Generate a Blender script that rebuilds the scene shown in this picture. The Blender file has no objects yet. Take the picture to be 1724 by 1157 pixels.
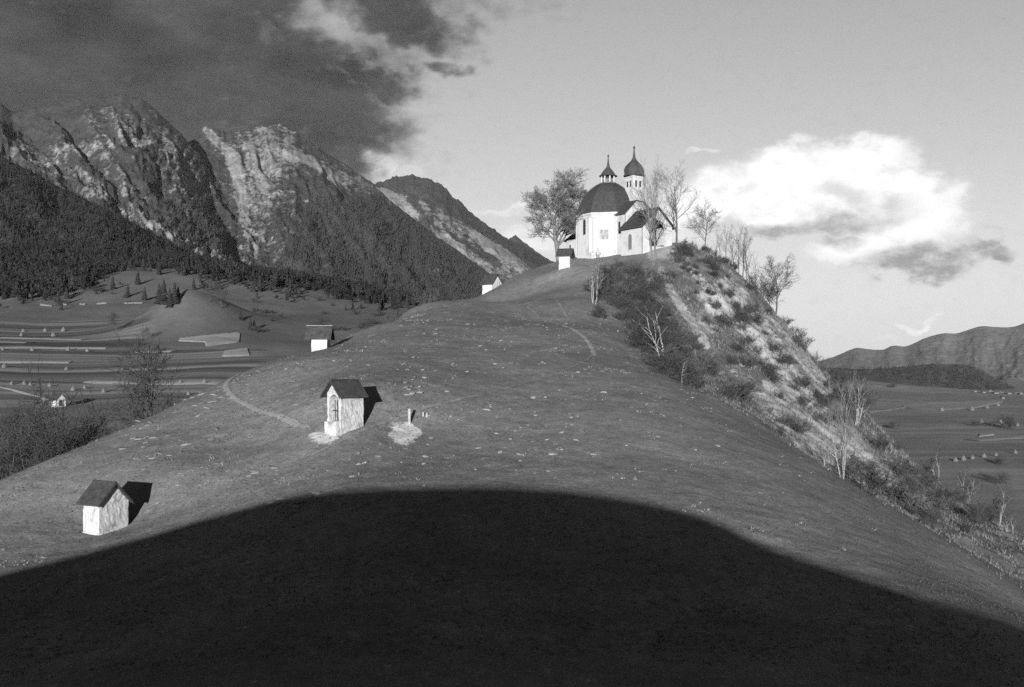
import bpy, bmesh, math, random
import numpy as np
from mathutils import Vector, Matrix

# ------------------------------------------------------------------ camera, sky, sun, exposure
F, CX, HY = 1900.0, 862.0, 630.0            # photograph: focal length, centre column and horizon row in pixels
scene = bpy.context.scene
col = scene.collection
cam_d = bpy.data.cameras.new('camera')
cam = bpy.data.objects.new('camera', cam_d); col.objects.link(cam)
cam.location = (0, 0, 0); cam.rotation_euler = (math.pi/2, 0, 0)
cam_d.sensor_width = 36.0; cam_d.lens = 36.0*F/1724.0
cam_d.shift_y = (HY-578.5)/1724.0
cam_d.clip_start = 0.2; cam_d.clip_end = 60000
scene.camera = cam

SUN_AZ = math.radians(8.0)                  # light travels forward and a little to the right
SUN_EL = math.radians(6.4)
sun_d = bpy.data.lights.new('sun', 'SUN'); sun = bpy.data.objects.new('sun', sun_d); col.objects.link(sun)
sun_d.energy = 5.0; sun_d.angle = math.radians(0.5); sun_d.color = (1, 1, 1)
ldir = Vector((math.sin(SUN_AZ)*math.cos(SUN_EL), math.cos(SUN_AZ)*math.cos(SUN_EL), -math.sin(SUN_EL)))
sun.rotation_euler = ldir.to_track_quat('-Z', 'Y').to_euler(); sun.location = (-20, -60, 40)

scene.view_settings.view_transform = 'Standard'; scene.view_settings.look = 'None'
scene.view_settings.gamma = 1.0; scene.view_settings.exposure = 1.5
scene.cycles.use_denoising = False
scene.cycles.max_bounces = 3; scene.cycles.diffuse_bounces = 1
scene.cycles.transparent_max_bounces = 8; scene.cycles.volume_bounces = 0

class NT:                                   # small helper for node trees
    def __init__(s, nt): s.nt = nt; s.N = nt.nodes; s.L = nt.links
    def n(s, t, **kw):
        nd = s.N.new(t)
        for k, v in kw.items(): setattr(nd, k, v)
        return nd
    def put(s, sock, v):
        if v is None: return
        if isinstance(v, (int, float)):
            sock.default_value = v if sock.type == 'VALUE' else ((v, v, v, 1) if sock.type == 'RGBA' else (v, v, v))
        elif isinstance(v, tuple): sock.default_value = v
        else: s.L.new(v, sock)
    def m(s, op, a, b=None, c=None, clamp=False):
        nd = s.n('ShaderNodeMath', operation=op); nd.use_clamp = clamp
        for i, v in enumerate((a, b, c)): s.put(nd.inputs[i], v)
        return nd.outputs[0]
    def ss(s, v, lo, hi, a=0.0, b=1.0, kind='SMOOTHSTEP'):
        nd = s.n('ShaderNodeMapRange', interpolation_type=kind)
        for k, x in zip(('Value', 'From Min', 'From Max', 'To Min', 'To Max'), (v, lo, hi, a, b)): s.put(nd.inputs[k], x)
        return nd.outputs['Result']
    def mix(s, f, a, b):                    # scalar mix
        nd = s.n('ShaderNodeMix', data_type='FLOAT')
        s.put(nd.inputs[0], f); s.put(nd.inputs[2], a); s.put(nd.inputs[3], b)
        return nd.outputs[0]
    def noise(s, vec, scale, detail=4, rough=0.5, dist=0.0):
        nd = s.n('ShaderNodeTexNoise'); s.put(nd.inputs['Vector'], vec)
        nd.inputs['Scale'].default_value = scale; nd.inputs['Detail'].default_value = detail
        nd.inputs['Roughness'].default_value = rough; nd.inputs['Distortion'].default_value = dist
        return nd.outputs[0]
    def mapping(s, vec, loc=(0,0,0), rot=(0,0,0), scale=(1,1,1), kind='POINT'):
        nd = s.n('ShaderNodeMapping', vector_type=kind); s.L.new(vec, nd.inputs['Vector'])
        nd.inputs['Location'].default_value = loc; nd.inputs['Rotation'].default_value = rot; nd.inputs['Scale'].default_value = scale
        return nd.outputs[0]

HORIZ, SKYK, CLB = 4.6, .78, 7.2
# world: Nishita sky seen in grey, with clouds laid out by direction (azimuth, elevation in degrees)
world = bpy.data.worlds.new('World'); scene.world = world; world.use_nodes = True
W = NT(world.node_tree); W.N.clear()
sky = W.n('ShaderNodeTexSky', sky_type='NISHITA', sun_disc=False)
sky.sun_elevation = SUN_EL; sky.sun_rotation = math.pi + SUN_AZ; sky.air_density = 1.0; sky.dust_density = 0.6; sky.ozone_density = 1.0
sep = W.n('ShaderNodeSeparateColor'); W.L.new(sky.outputs[0], sep.inputs[0])
skyv = W.m('ADD', W.m('MULTIPLY', sep.outputs['Blue'], 0.75), W.m('MULTIPLY', sep.outputs['Green'], 0.25))   # blue-sensitive plate
tc = W.n('ShaderNodeTexCoord'); sx = W.n('ShaderNodeSeparateXYZ'); W.L.new(tc.outputs['Generated'], sx.inputs[0])
az = W.m('DEGREES', W.m('ARCTAN2', sx.outputs[0], sx.outputs[1]))
el = W.m('DEGREES', W.m('ARCSINE', sx.outputs[2]))
cmb = W.n('ShaderNodeCombineXYZ'); W.L.new(az, cmb.inputs[0]); W.L.new(el, cmb.inputs[1])
def azel(px, py):
    x, z = (px-CX)/F, (HY-py)/F
    return math.degrees(math.atan(x)), math.degrees(math.atan(z/math.hypot(1, x)))
DPP = math.degrees(1/F)
w1 = W.n('ShaderNodeTexNoise'); w1.inputs['Scale'].default_value = 0.45; w1.inputs['Detail'].default_value = 5; w1.inputs['Roughness'].default_value = 0.5
W.L.new(W.mapping(cmb.outputs[0], scale=(1, 1.5, 1)), w1.inputs['Vector'])
def warp(amount):
    v = W.n('ShaderNodeVectorMath', operation='SUBTRACT'); W.L.new(w1.outputs['Color'], v.inputs[0]); v.inputs[1].default_value = (.5, .5, .5)
    v2 = W.n('ShaderNodeVectorMath', operation='SCALE'); W.L.new(v.outputs[0], v2.inputs[0]); v2.inputs['Scale'].default_value = amount
    v3 = W.n('ShaderNodeVectorMath', operation='ADD'); W.L.new(v2.outputs[0], v3.inputs[0]); W.L.new(cmb.outputs[0], v3.inputs[1])
    return v3.outputs[0]
wc = warp(4.2)
def blobs(lst, vec, soft=1.0):
    """union of soft ellipses (px, py, rx, ry, tilt, weight) given in photograph pixels, turned into directions"""
    tot = None
    for (px, py, rx, ry, tilt, wt) in lst:
        a, e = azel(px, py)
        mp = W.mapping(vec, loc=(a, e, 0), rot=(0, 0, math.radians(tilt)), scale=(rx*DPP, ry*DPP, 1e3), kind='TEXTURE')
        ln = W.n('ShaderNodeVectorMath', operation='LENGTH'); W.L.new(mp, ln.inputs[0])
        v = W.m('MULTIPLY', W.ss(ln.outputs['Value'], 1.0+0.5*soft, max(0.0, 1.0-0.6*soft)), wt)
        tot = v if tot is None else W.m('MAXIMUM', tot, v)
    return tot
det = W.noise(W.mapping(cmb.outputs[0], scale=(1, 1.6, 1)), 1.1, 7, 0.6)
# the wide dark cloud over the mountains: goes on to the left of the frame and above it
DARK = [(150,120,420,210,0,1), (-200,60,420,260,0,1), (430,60,260,110,-10,1), (330,-160,560,170,0,1), (560,190,130,85,-25,1), (620,130,90,40,-20,1),
        (660,25,130,55,-8,.95), (745,120,45,22,5,.75), (560,265,95,60,-20,.95), (640,235,45,28,-20,.7), (150,250,420,120,0,1), (-700,0,500,330,0,1), (480,180,160,110,0,1)]
dk = blobs(DARK, wc, 1.15)
gap = blobs([(560,48,75,40,-25,1), (455,52,40,14,-10,.6), (600,95,30,20,-40,.6)], wc, 1.6)
dk = W.m('MULTIPLY', dk, W.m('SUBTRACT', 1.0, W.m('MULTIPLY', gap, .42)))
dk = W.ss(W.m('ADD', dk, W.m('MULTIPLY', W.m('SUBTRACT', det, .5), .75)), .0, 1.0)
over = W.m('MULTIPLY', W.ss(el, 20, 38), W.ss(W.noise(tc.outputs['Generated'], 2.6, 5, .6), .28, .46))   # broken cloud added overhead, out of view, to cut the sky fill
dk = W.m('MAXIMUM', dk, W.m('MULTIPLY', over, .95))
# bright cumulus on the right with grey undersides
BR = [(1230,335,130,45,14,1), (1340,300,150,55,10,1), (1420,275,110,42,8,1), (1500,320,110,50,-12,1), (1560,360,70,60,-20,1), (1500,395,110,45,10,1), (1450,420,90,32,8,.9),
      (1180,345,70,26,0,.9), (1540,420,80,40,-5,1), (1590,330,40,30,0,.7), (1660,425,60,26,-20,.9), (1560,440,120,26,0,.9), (1360,360,130,36,8,1), (1190,258,26,8,0,.4), (1555,545,34,9,0,.5), (1480,570,50,5,0,.3),
      (640,285,40,34,30,.85), (690,300,40,14,0,.4), (850,355,60,12,5,.5), (560,48,80,44,-25,.55), (900,395,60,40,0,.5)]
br = blobs(BR, warp(3.2), 1.0)
br = W.ss(W.m('ADD', br, W.m('MULTIPLY', W.m('SUBTRACT', det, .5), .8)), .12, .98)
UND = [(1390,378,120,20,10,.85), (1300,392,110,16,6,.9), (1220,390,60,14,0,.6), (1560,445,130,28,4,1), (1660,415,60,36,0,1), (1690,440,40,22,-30,1), (1480,455,90,16,0,.8), (1430,335,50,12,-15,.45), (1400,400,40,16,0,.8), (850,368,60,10,0,.6), (690,330,40,10,0,.5)]
und = blobs(UND, warp(2.8), 1.3)
puff = W.noise(W.mapping(cmb.outputs[0], scale=(1, 1.7, 1)), .62, 6, .62)
und = W.m('MULTIPLY', und, W.ss(det, .25, .6, .6, 1.0))
und = W.m('MAXIMUM', und, W.ss(puff, .52, .70, 0, .22))
base = W.m('MULTIPLY', W.m('ADD', skyv, W.m('MULTIPLY', W.m('EXPONENT', W.m('DIVIDE', W.m('MAXIMUM', el, 0.0), -8.0)), HORIZ)), W.ss(el, 15, 70, 1.0, .55))
base = W.m('MULTIPLY', base, SKYK)
cl_col = W.mix(W.m('MULTIPLY', und, .95), CLB, CLB*.30)     # cloud brightness in the sky node's own unit
v = W.mix(br, base, cl_col)
lay = W.noise(W.mapping(cmb.outputs[0], rot=(0, 0, .35), scale=(.55, 1.3, 1)), .34, 5, .55)
v = W.mix(W.m('MULTIPLY', dk, .97), v, W.m('MULTIPLY', W.ss(lay, .32, .7, .16, .62, 'LINEAR'), W.ss(det, .25, .75, .85, 1.15)))
bg = W.n('ShaderNodeBackground'); W.L.new(v, bg.inputs['Color']); bg.inputs['Strength'].default_value = 0.05
out = W.n('ShaderNodeOutputWorld'); W.L.new(bg.outputs[0], out.inputs['Surface'])

# ------------------------------------------------------------------ helpers
def P(px, py, d):
    return ((px-CX)/F*d, d, (HY-py)/F*d)

def _hash(ix, iy, seed):
    h = (ix.astype(np.int64)*374761393 + iy.astype(np.int64)*668265263 + seed*1442695041) & 0xFFFFFFFF
    h = ((h ^ (h >> 13))*1274126177) & 0xFFFFFFFF
    return ((h ^ (h >> 16)) & 0xFFFFFF)/float(0xFFFFFF)
def vnoise(x, y, seed=0):                     # smooth gradient noise in about -1..1
    x = np.asarray(x, float); y = np.asarray(y, float)
    x0 = np.floor(x); y0 = np.floor(y); fx = x-x0; fy = y-y0
    u = fx*fx*fx*(fx*(fx*6-15)+10); w = fy*fy*fy*(fy*(fy*6-15)+10)
    def g(dx, dy):
        a = _hash(x0+dx, y0+dy, seed)*2*np.pi
        return np.cos(a)*(fx-dx)+np.sin(a)*(fy-dy)
    return ((g(0,0)*(1-u)+g(1,0)*u)*(1-w)+(g(0,1)*(1-u)+g(1,1)*u)*w)*1.5
def fbm(x, y, oct=4, seed=0, gain=.5, lac=2.03):
    a, t, s = 1.0, 0, 0
    for i in range(oct):
        t = t+a*vnoise(x, y, seed+i*17); s += a; a *= gain; x = x*lac+3.1; y = y*lac+7.7
    return t/s
def ridged(x, y, oct=4, seed=0, gain=.5, lac=2.07):
    a, t, s = 1.0, 0, 0
    for i in range(oct):
        t = t+a*(1-np.abs(vnoise(x, y, seed+i*13))*1.6); s += a; a *= gain; x = x*lac+1.7; y = y*lac+5.3
    return t/s
def sstep(v, a, b):
    t = np.clip((np.asarray(v, float)-a)/(b-a), 0, 1); return t*t*(3-2*t)

class TPS:                                    # smooth surface through scattered heights
    def __init__(s, pts, scale, reg=0.0):
        p = np.array(pts, float); s.c = p[:, :2]/scale; s.scale = scale
        n = len(p); K = s.k(np.linalg.norm(s.c[:, None]-s.c[None], axis=2))+np.eye(n)*reg
        A = np.zeros((n+3, n+3)); A[:n, :n] = K; A[:n, n] = 1; A[:n, n+1:] = s.c; A[n, :n] = 1; A[n+1:, :n] = s.c.T
        s.w = np.linalg.solve(A, np.r_[p[:, 2], 0, 0, 0]); s.n = n
    @staticmethod
    def k(r): return np.where(r > 1e-9, r*r*np.log(np.maximum(r, 1e-9)), 0)
    def __call__(s, x, y):
        x = np.asarray(x, float)/s.scale; y = np.asarray(y, float)/s.scale
        sh = x.shape; x = x.ravel(); y = y.ravel(); r = np.full(x.shape, s.w[s.n])+s.w[s.n+1]*x+s.w[s.n+2]*y
        for i in range(s.n):
            q = (x-s.c[i, 0])**2+(y-s.c[i, 1])**2
            r += s.w[i]*0.5*q*np.log(np.maximum(q, 1e-18))
        return r.reshape(sh)
# ------------------------------------------------------------------ shape of the land
SHADE = [(0,975,57.5),(150,935,60.5),(300,890,61.5),(400,862,61.5),(480,838,62),(600,826,61),(700,822,62),(860,820,62),(1000,832,61),(1150,860,59),
         (1220,885,57),(1290,920,55),(1400,955,53),(1500,990,51),(1580,1015,50),(1650,1030,50),(1724,1055,49)]
EDGE = [(985,505,142),(1040,560,118),(1100,622,100),(1230,690,92),(1400,795,82),(1540,880,72),(1690,990,64),(1760,1040,61)]   # where meadow gives way to the scarp
SIL = [(1160,413,186),(1200,437,185),(1240,465,183),(1300,520,178),(1350,590,170),(1400,640,163),(1450,700,155),(1500,760,145),(1560,805,138),(1620,850,130),(1690,893,122),(1724,905,118)]
img = SHADE + EDGE + SIL + [
    (0,900,65),(0,820,72),(90,775,77),(180,735,82),(280,690,87),(380,640,93),(450,614,98),(520,597,104),(600,560,119),(700,517,140),(770,505,165),(828,518,148),(780,517,146),(812,497,179),(850,474,187),(925,444,190),
    (167,901,65),(140,897,65.5),(215,878,67.5),(568,722,73),(940,456,168),(962,447,170),
    (300,790,71),(450,745,75),(400,690,83),(700,720,75),(860,700,78),(860,640,88),(860,580,104),(860,530,132),(870,509,160),(828,507,165),(1000,700,78),(1000,640,89),(650,640,80.5),(640,590,97),(760,545,119),(614,651,78),(624,676,76.6),
    (950,545,128),(920,480,166),(1000,455,175),(1060,430,180),(1115,425,176),(1135,411,182),(1100,470,160),(1050,500,148),
    (1150,470,165),(1140,520,150),(1130,575,130),(1200,520,160),(1200,600,135),(1300,600,155),(1300,680,128),(1300,722,106),(1400,700,140),(1400,770,112),(1500,800,125),(1500,846,97),(1600,870,110),(1600,918,86),(1724,930,100),(1724,985,80),
    (862,1157,37),(0,1157,40),(1724,1157,40),(400,1157,37),(1300,1157,38)]
ctrl = [P(*q) for q in img]
ctrl += [(-45,55,-15),(-62,70,-21),(-45,100,-21),(-65,130,-26),(-33,130,-15),(-38,160,-20),(-28,190,-14),(-60,200,-27),(-14,205,0),(-5,222,3),(10,228,8),(30,216,7),(45,205,-4),(45,240,-14),(0,260,-12),(-30,250,-22),
         (70,180,-27),(65,140,-25),(70,100,-26),(95,130,-34),(55,75,-21),(60,45,-21),(90,80,-33),(100,190,-36),(80,230,-36),(-90,100,-28),(-90,160,-30),(100,30,-32),
         (7,193,19.0),(20,196,20.6),(22,186,20.7),(12,186,18.9),(7,188,18.3),(30,196,18),(2,200,15)]
# the hill the camera stands on: its crest, just behind, throws the long shadow over the saddle
YC = -9.0
for (px, py, d) in SHADE:
    x, y, z = P(px, py, d); ctrl.append((x-math.tan(SUN_AZ)*(d-YC), YC, z+math.tan(SUN_EL)/math.cos(SUN_AZ)*(d-YC)))
ctrl += [(0,0,-1.75),(0,26,-9.6),(-18,26,-10.5),(18,26,-10.6),(-40,25,-13),(42,25,-15),(0,13,-6.2),(-20,10,-5.5),(18,10,-8.2),(0,-25,-2.5),(-25,-25,-4),(22,-25,-9),(-40,-9,-4.6),(-55,-9,-4.2),(-72,-9,-4.5),(-92,-9,-9),(24,-9,-9.5),(-58,16,-14),(45,-5,-20),(0,-60,-16),(-45,-50,-22),(45,-50,-24),(-80,20,-26),(-80,-60,-32),(80,-60,-34),(0,-95,-30)]  # left shoulder raised out of view to shade the lower left hollow
hillT = TPS(ctrl, 100.0, 4e-5)
edge_xy = np.array([P(*q)[:2] for q in EDGE])
def edge_side(x, y):
    """distance in metres past the meadow's edge, positive on the scarp side"""
    x = np.asarray(x, float); y = np.asarray(y, float)
    ey = edge_xy[::-1, 1]; ex = edge_xy[::-1, 0]
    return (x-np.interp(y, ey, ex))*0.8
def scarp(x, y):
    w = sstep(edge_side(x, y)+2.0*fbm(x/7, y/7, 3, 5), -0.5, 2.5)
    top = np.interp(y, [150, 165, 176, 182, 200], [0, 0, 0, 0, 0])
    return w*sstep(y, 40, 58)
def scarp_top(x, y):                          # the smooth meadow round the church reaches out to this line
    return sstep(x-np.interp(y, [60,100,140,150,165,176,183,188,200,230], [0,12,14,17,20,24,27.5,29,30,31]), -1.0, 2.5)
def hill(x, y, fine=True):
    z = hillT(x, y)
    s = scarp(x, y)*scarp_top(x, y)
    z = z+0.10*fbm(x/9, y/9, 3, 3)*sstep(y, 15, 45)
    g = (ridged((x*.75+y*.45)/9.0, (y*.75-x*.45)/30.0, 4, 21)-.62)
    z = z+s*sstep(y, 60, 90)*(1.6*g+0.45*fbm(x/2.6, y/2.6, 3, 9))
    if fine:
        t = fbm(x/3.4, y/3.4, 4, 33, .6)
        z = z+(0.05*fbm(x/1.1, y/1.1, 2, 31)+.10*t)*sstep(y, 8, 30)
    return z
def hz(x, y): return float(hill(np.array([x]), np.array([y]))[0])

vimg = [(0,770,230),(0,700,400),(100,688,425),(250,690,400),(0,640,520),(150,640,530),(300,640,510),(450,615,560),(0,580,690),(150,580,695),(300,592,650),(400,592,630),(480,590,640),
        (0,516,930),(150,513,950),(240,519,920),(310,519,790),(310,532,880),(230,545,800),(265,548,770),(360,548,770),(310,576,700),(370,576,690),(430,575,700),(450,560,780),(550,540,880),(640,545,850),
        (310,462,1120),(220,455,1150),(400,487,1080),(480,496,1070),(560,505,1050),(680,518,1000),(760,530,1000),(0,490,1100),(100,470,1180),(0,430,1500),(150,420,1600),(350,450,1500),(550,480,1500),(700,500,1600),(-300,500,1000),(-300,600,600),
        (1500,760,520),(1600,770,480),(1724,770,480),(1600,722,740),(1724,722,740),(1500,722,750),(1500,690,1150),(1650,690,1150),(1724,668,1850),(1600,668,1800),(1450,690,1050),(1420,740,620),(1560,655,2500),(1800,655,2600),(1430,640,2300),(2200,690,1200)]
vctrl = [P(*q) for q in vimg] + [(-60,60,-30),(-60,150,-29),(0,260,-34),(-100,250,-22),(80,60,-40),(110,130,-40),(110,250,-40),(60,330,-40),(0,450,-34),(0,700,0),(150,700,-30),(200,1100,-20),(0,-100,-40),(-200,-300,-45),(300,-300,-48),(500,100,-42),(-500,100,-30),(300,2000,0),(-200,150,-26),
         (-1000,-800,-50),(1000,-800,-50),(0,-1500,-55),(1500,600,-40),(-1500,400,0),(2500,2500,-20),(-800,3000,150),(1500,4000,0)]
valT = TPS(vctrl, 1000.0, 1e-6)
def valley(x, y):
    r = np.hypot(x, y); z = valT(x, y); z = np.clip(z, -60, 210)
    far = sstep(r, 2300, 3600); z = z*(1-far)+far*(-40.0)
    return z+sstep(r, 250, 500)*(1.6*fbm(x/90, y/90, 3, 41)+.3*fbm(x/22, y/22, 2, 43))+sstep(x,60,200)*sstep(r,500,800)*(1-far)*5*fbm(x/330, y/420, 3, 53)+13*np.exp(-((x+229)**2+.55*(y-790)**2)/(2*27.0**2))+sstep(y,780,950)*sstep(-x, 60, 200)*(1-far)*6*fbm(x/120, y/120, 3, 47)
def vz(x, y): return float(valley(np.array([x]), np.array([y]))[0])
# ------------------------------------------------------------------ mesh and material helpers
def link(o, parent=None):
    col.objects.link(o)
    if parent is not None: o.parent = parent
    return o
def np_mesh(name, verts, faces, mat=None, smooth=False, attrs=None):
    """faces: (n,3) or (n,4) integer array"""
    verts = np.asarray(verts, np.float32); faces = np.asarray(faces, np.int32)
    me = bpy.data.meshes.new(name); k = faces.shape[1]
    me.vertices.add(len(verts)); me.vertices.foreach_set('co', verts.ravel())
    me.loops.add(faces.size); me.loops.foreach_set('vertex_index', faces.ravel())
    me.polygons.add(len(faces)); me.polygons.foreach_set('loop_start', np.arange(0, faces.size, k, dtype=np.int32))
    me.polygons.foreach_set('loop_total', np.full(len(faces), k, np.int32))
    if smooth: me.polygons.foreach_set('use_smooth', np.ones(len(faces), bool))
    for an, av in (attrs or {}).items():
        a = me.attributes.new(an, 'FLOAT', 'POINT'); a.data.foreach_set('value', np.asarray(av, np.float32).ravel())
    me.update(calc_edges=True); me.validate()
    if mat: me.materials.append(mat)
    return me
def grid_faces(nr, nc, keep=None):
    i = np.arange(nr*nc).reshape(nr, nc)
    q = np.stack([i[:-1, :-1], i[:-1, 1:], i[1:, 1:], i[1:, :-1]], -1)
    if keep is not None: q = q[keep]
    return q.reshape(-1, 4)
def struct(name, me, label=None):
    o = link(bpy.data.objects.new(name, me)); o['kind'] = 'structure'
    if label: o['label'] = label
    return o
def tag(o, label, cat, group=None):
    o['label'] = label; o['category'] = cat
    if group: o['group'] = group
    return o

def new_mat(name):
    m = bpy.data.materials.new(name); m.use_nodes = True
    t = NT(m.node_tree); t.N.clear()
    b = t.n('ShaderNodeBsdfPrincipled'); o = t.n('ShaderNodeOutputMaterial'); t.L.new(b.outputs[0], o.inputs[0])
    b.inputs['Roughness'].default_value = 0.9; b.inputs['Specular IOR Level'].default_value = 0.15
    t.b = b; t.out = o
    return m, t
def pos(t): return t.n('ShaderNodeNewGeometry').outputs['Position']
def attr(t, name): return t.n('ShaderNodeAttribute', attribute_name=name).outputs['Fac']
def bump(t, h, strength=.5, dist=.05):
    b = t.n('ShaderNodeBump'); b.inputs['Strength'].default_value = strength; b.inputs['Distance'].default_value = dist
    t.L.new(h, b.inputs['Height']); t.L.new(b.outputs[0], t.b.inputs['Normal'])
def simple(name, lo, hi, scale=3.0, detail=5, rough=.6, bstr=0.0, bdist=.02, coord='Object', stretch=(1,1,1), roughness=.9):
    m, t = new_mat(name)
    tcn = t.n('ShaderNodeTexCoord'); vec = t.mapping(tcn.outputs[coord], scale=stretch)
    n = t.noise(vec, scale, detail, rough); v = t.ss(n, .3, .7, lo, hi)
    t.put(t.b.inputs['Base Color'], v); t.b.inputs['Roughness'].default_value = roughness
    if bstr: bump(t, n, bstr, bdist)
    return m

# meadow, scarp, sand: one material on the hill, mixed by where turf, bare earth and sand lie
def hill_material():
    m, t = new_mat('meadow'); p = pos(t)
    n1 = t.noise(p, .11, 5, .6); n2 = t.noise(p, 1.3, 5, .65); n3 = t.noise(t.mapping(p, scale=(1, .6, 1)), 9.0, 3, .7)
    g = t.ss(n1, .3, .7, .074, .104)
    g = t.m('MULTIPLY', g, t.ss(n2, .25, .75, .74, 1.26, 'LINEAR'))
    g = t.m('MULTIPLY', g, t.m('MULTIPLY', t.ss(n3, .25, .75, .6, 1.4, 'LINEAR'), t.ss(t.noise(p, 22.0, 2, .6), .25, .75, .75, 1.25, 'LINEAR')))
    scr = t.m('MULTIPLY', t.ss(t.noise(p, .5, 6, .7), .3, .72, .035, .09, 'LINEAR'), t.ss(n3, .2, .8, .6, 1.4, 'LINEAR'))
    sand = t.m('MULTIPLY', t.ss(t.noise(p, .8, 6, .7), .25, .75, .13, .26, 'LINEAR'), t.ss(n3, .2, .8, .75, 1.2, 'LINEAR'))
    dirt = t.ss(n2, .25, .75, .16, .36, 'LINEAR')
    n4 = t.noise(p, .35, 6, .7); g = t.m('MULTIPLY', g, t.ss(n4, .3, .7, .86, 1.15, 'LINEAR')); fl = t.ss(t.noise(p, 2.6, 4, .65), .63, .70); g = t.mix(t.m('MULTIPLY', fl, t.ss(n4, .40, .58)), g, .20)
    v = t.mix(attr(t, 'scarp'), g, scr)
    sm = t.ss(t.m('ADD', attr(t, 'sand'), t.m('MULTIPLY', t.m('SUBTRACT', t.noise(p, 1.1, 6, .75), .5), 2.2)), .35, .75)
    v = t.mix(sm, v, sand)
    dm = t.ss(t.m('ADD', attr(t, 'dirt'), t.m('MULTIPLY', t.m('SUBTRACT', t.noise(p, 2.2, 5, .7), .5), 1.2)), .4, .66)
    v = t.mix(dm, v, dirt)
    t.put(t.b.inputs['Base Color'], v)
    hgt = t.m('ADD', t.m('MULTIPLY', n3, .5), n2)
    bump(t, hgt, .7, .10)
    return m

def hill_px(x, y, z): return CX+F*x/np.maximum(y, 1), HY-F*z/np.maximum(y, 1)
def seg_dist(px, py, pts):
    d = np.full(np.shape(px), 1e9)
    for (a, b), (c, e) in zip(pts[:-1], pts[1:]):
        vx, vy = c-a, e-b; t = np.clip(((px-a)*vx+(py-b)*vy)/(vx*vx+vy*vy), 0, 1)
        d = np.minimum(d, np.hypot(px-a-t*vx, py-b-t*vy))
    return d
SAND = [([(1098,428),(1130,424),(1152,438)],9,.9), ([(1112,452),(1124,482),(1150,522),(1168,548),(1190,582)],6,.9), ([(1198,540),(1215,515),(1235,505)],22,.95), ([(1180,500),(1230,470)],8,.7),
        ([(1255,545),(1300,590),(1330,640),(1375,705),(1410,765)],20,.85), ([(1300,655),(1345,725),(1395,775)],18,.95), ([(1215,480),(1245,520),(1330,560)],10,.6), ([(1330,570),(1390,655)],10,.95),
        ([(1420,725),(1480,790),(1560,845)],12,.9), ([(1440,800),(1530,885),(1640,965)],16,.45), ([(1240,620),(1300,700)],10,.5), ([(1150,440),(1190,480)],6,.7)]
def build_hill():
    xs = np.concatenate([np.arange(-130, -66, 2.0), np.arange(-66, 70, .42), np.arange(70, 150, 2.0)])
    ys = np.concatenate([np.arange(-100, 20, 1.6), np.arange(20, 36, .8), np.arange(36, 110, .36), np.arange(110, 215, .55), np.arange(215, 300, 2.5)])
    X, Y = np.meshgrid(xs, ys); Z = hill(X, Y)
    rim = np.minimum.reduce([X+130, 148-X, Y+100, 298-Y]); Z = Z-8*(1-sstep(rim, 0, 12))
    px, py = hill_px(X, Y, Z)
    sc = scarp(X, Y)*scarp_top(X, Y)*sstep(Y, 20, 60)
    sand = np.zeros_like(X)
    for pts, w, s in SAND: sand = np.maximum(sand, s*(1-sstep(seg_dist(px, py, pts), w*.5, w*1.9)))
    sand *= np.where(Y > 60, 1, 0)*np.clip(sc*1.5+np.where(py < 445, 1, 0), 0, 1)
    wob = 9*fbm(X/1.1, Y/1.1, 3, 51); px = px+wob*1.6; py = py+wob
    dirt = np.maximum.reduce([.75*(1-sstep(np.hypot((px-545)/30, (py-737)/14), .4, 1.3)), 1.0*(1-sstep(np.hypot((px-682)/34, (py-731)/24), .35, 1.15)), .5*(1-sstep(np.hypot((px-665)/40, (py-712)/10), .3, 1.2))])*np.where((Y > 60) & (Y < 90), 1, 0)
    me = np_mesh('meadow_hill', np.stack([X, Y, Z], -1).reshape(-1, 3), grid_faces(*X.shape), hill_material(), True, {'scarp': sc, 'sand': sand, 'dirt': dirt})
    return struct('meadow_hill', me, 'grassy moraine hill with an eroded scarp on its right flank')

def valley_material():
    m, t = new_mat('valley_fields'); p = pos(t)
    n1 = t.noise(p, .006, 5, .6); n2 = t.noise(p, .05, 5, .65); n3 = t.noise(p, .5, 3, .7)
    g = t.ss(n1, .3, .7, .072, .105); g = t.m('MULTIPLY', g, t.ss(n2, .25, .75, .75, 1.25, 'LINEAR')); g = t.m('MULTIPLY', g, t.ss(n3, .25, .75, .85, 1.15, 'LINEAR'))
    strips = t.noise(t.mapping(p, rot=(0, 0, math.radians(-3)), scale=(.0012, .045, 0)), 1.0, 2, .6)
    fine = t.noise(t.mapping(p, rot=(0, 0, math.radians(-3)), scale=(.0008, .13, 0)), 1.0, 1, .5)
    sv = t.m('MULTIPLY', t.ss(strips, .36, .64, .035, .125), t.ss(fine, .35, .65, .75, 1.25))
    g = t.mix(attr(t, 'field'), g, sv)
    g = t.mix(attr(t, 'wood'), g, .02); g = t.m('MULTIPLY', g, t.m('ADD', 1.0, t.m('MULTIPLY', attr(t, 'lush'), .5)))
    t.put(t.b.inputs['Base Color'], g); bump(t, n3, .4, .5)
    return m
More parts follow.
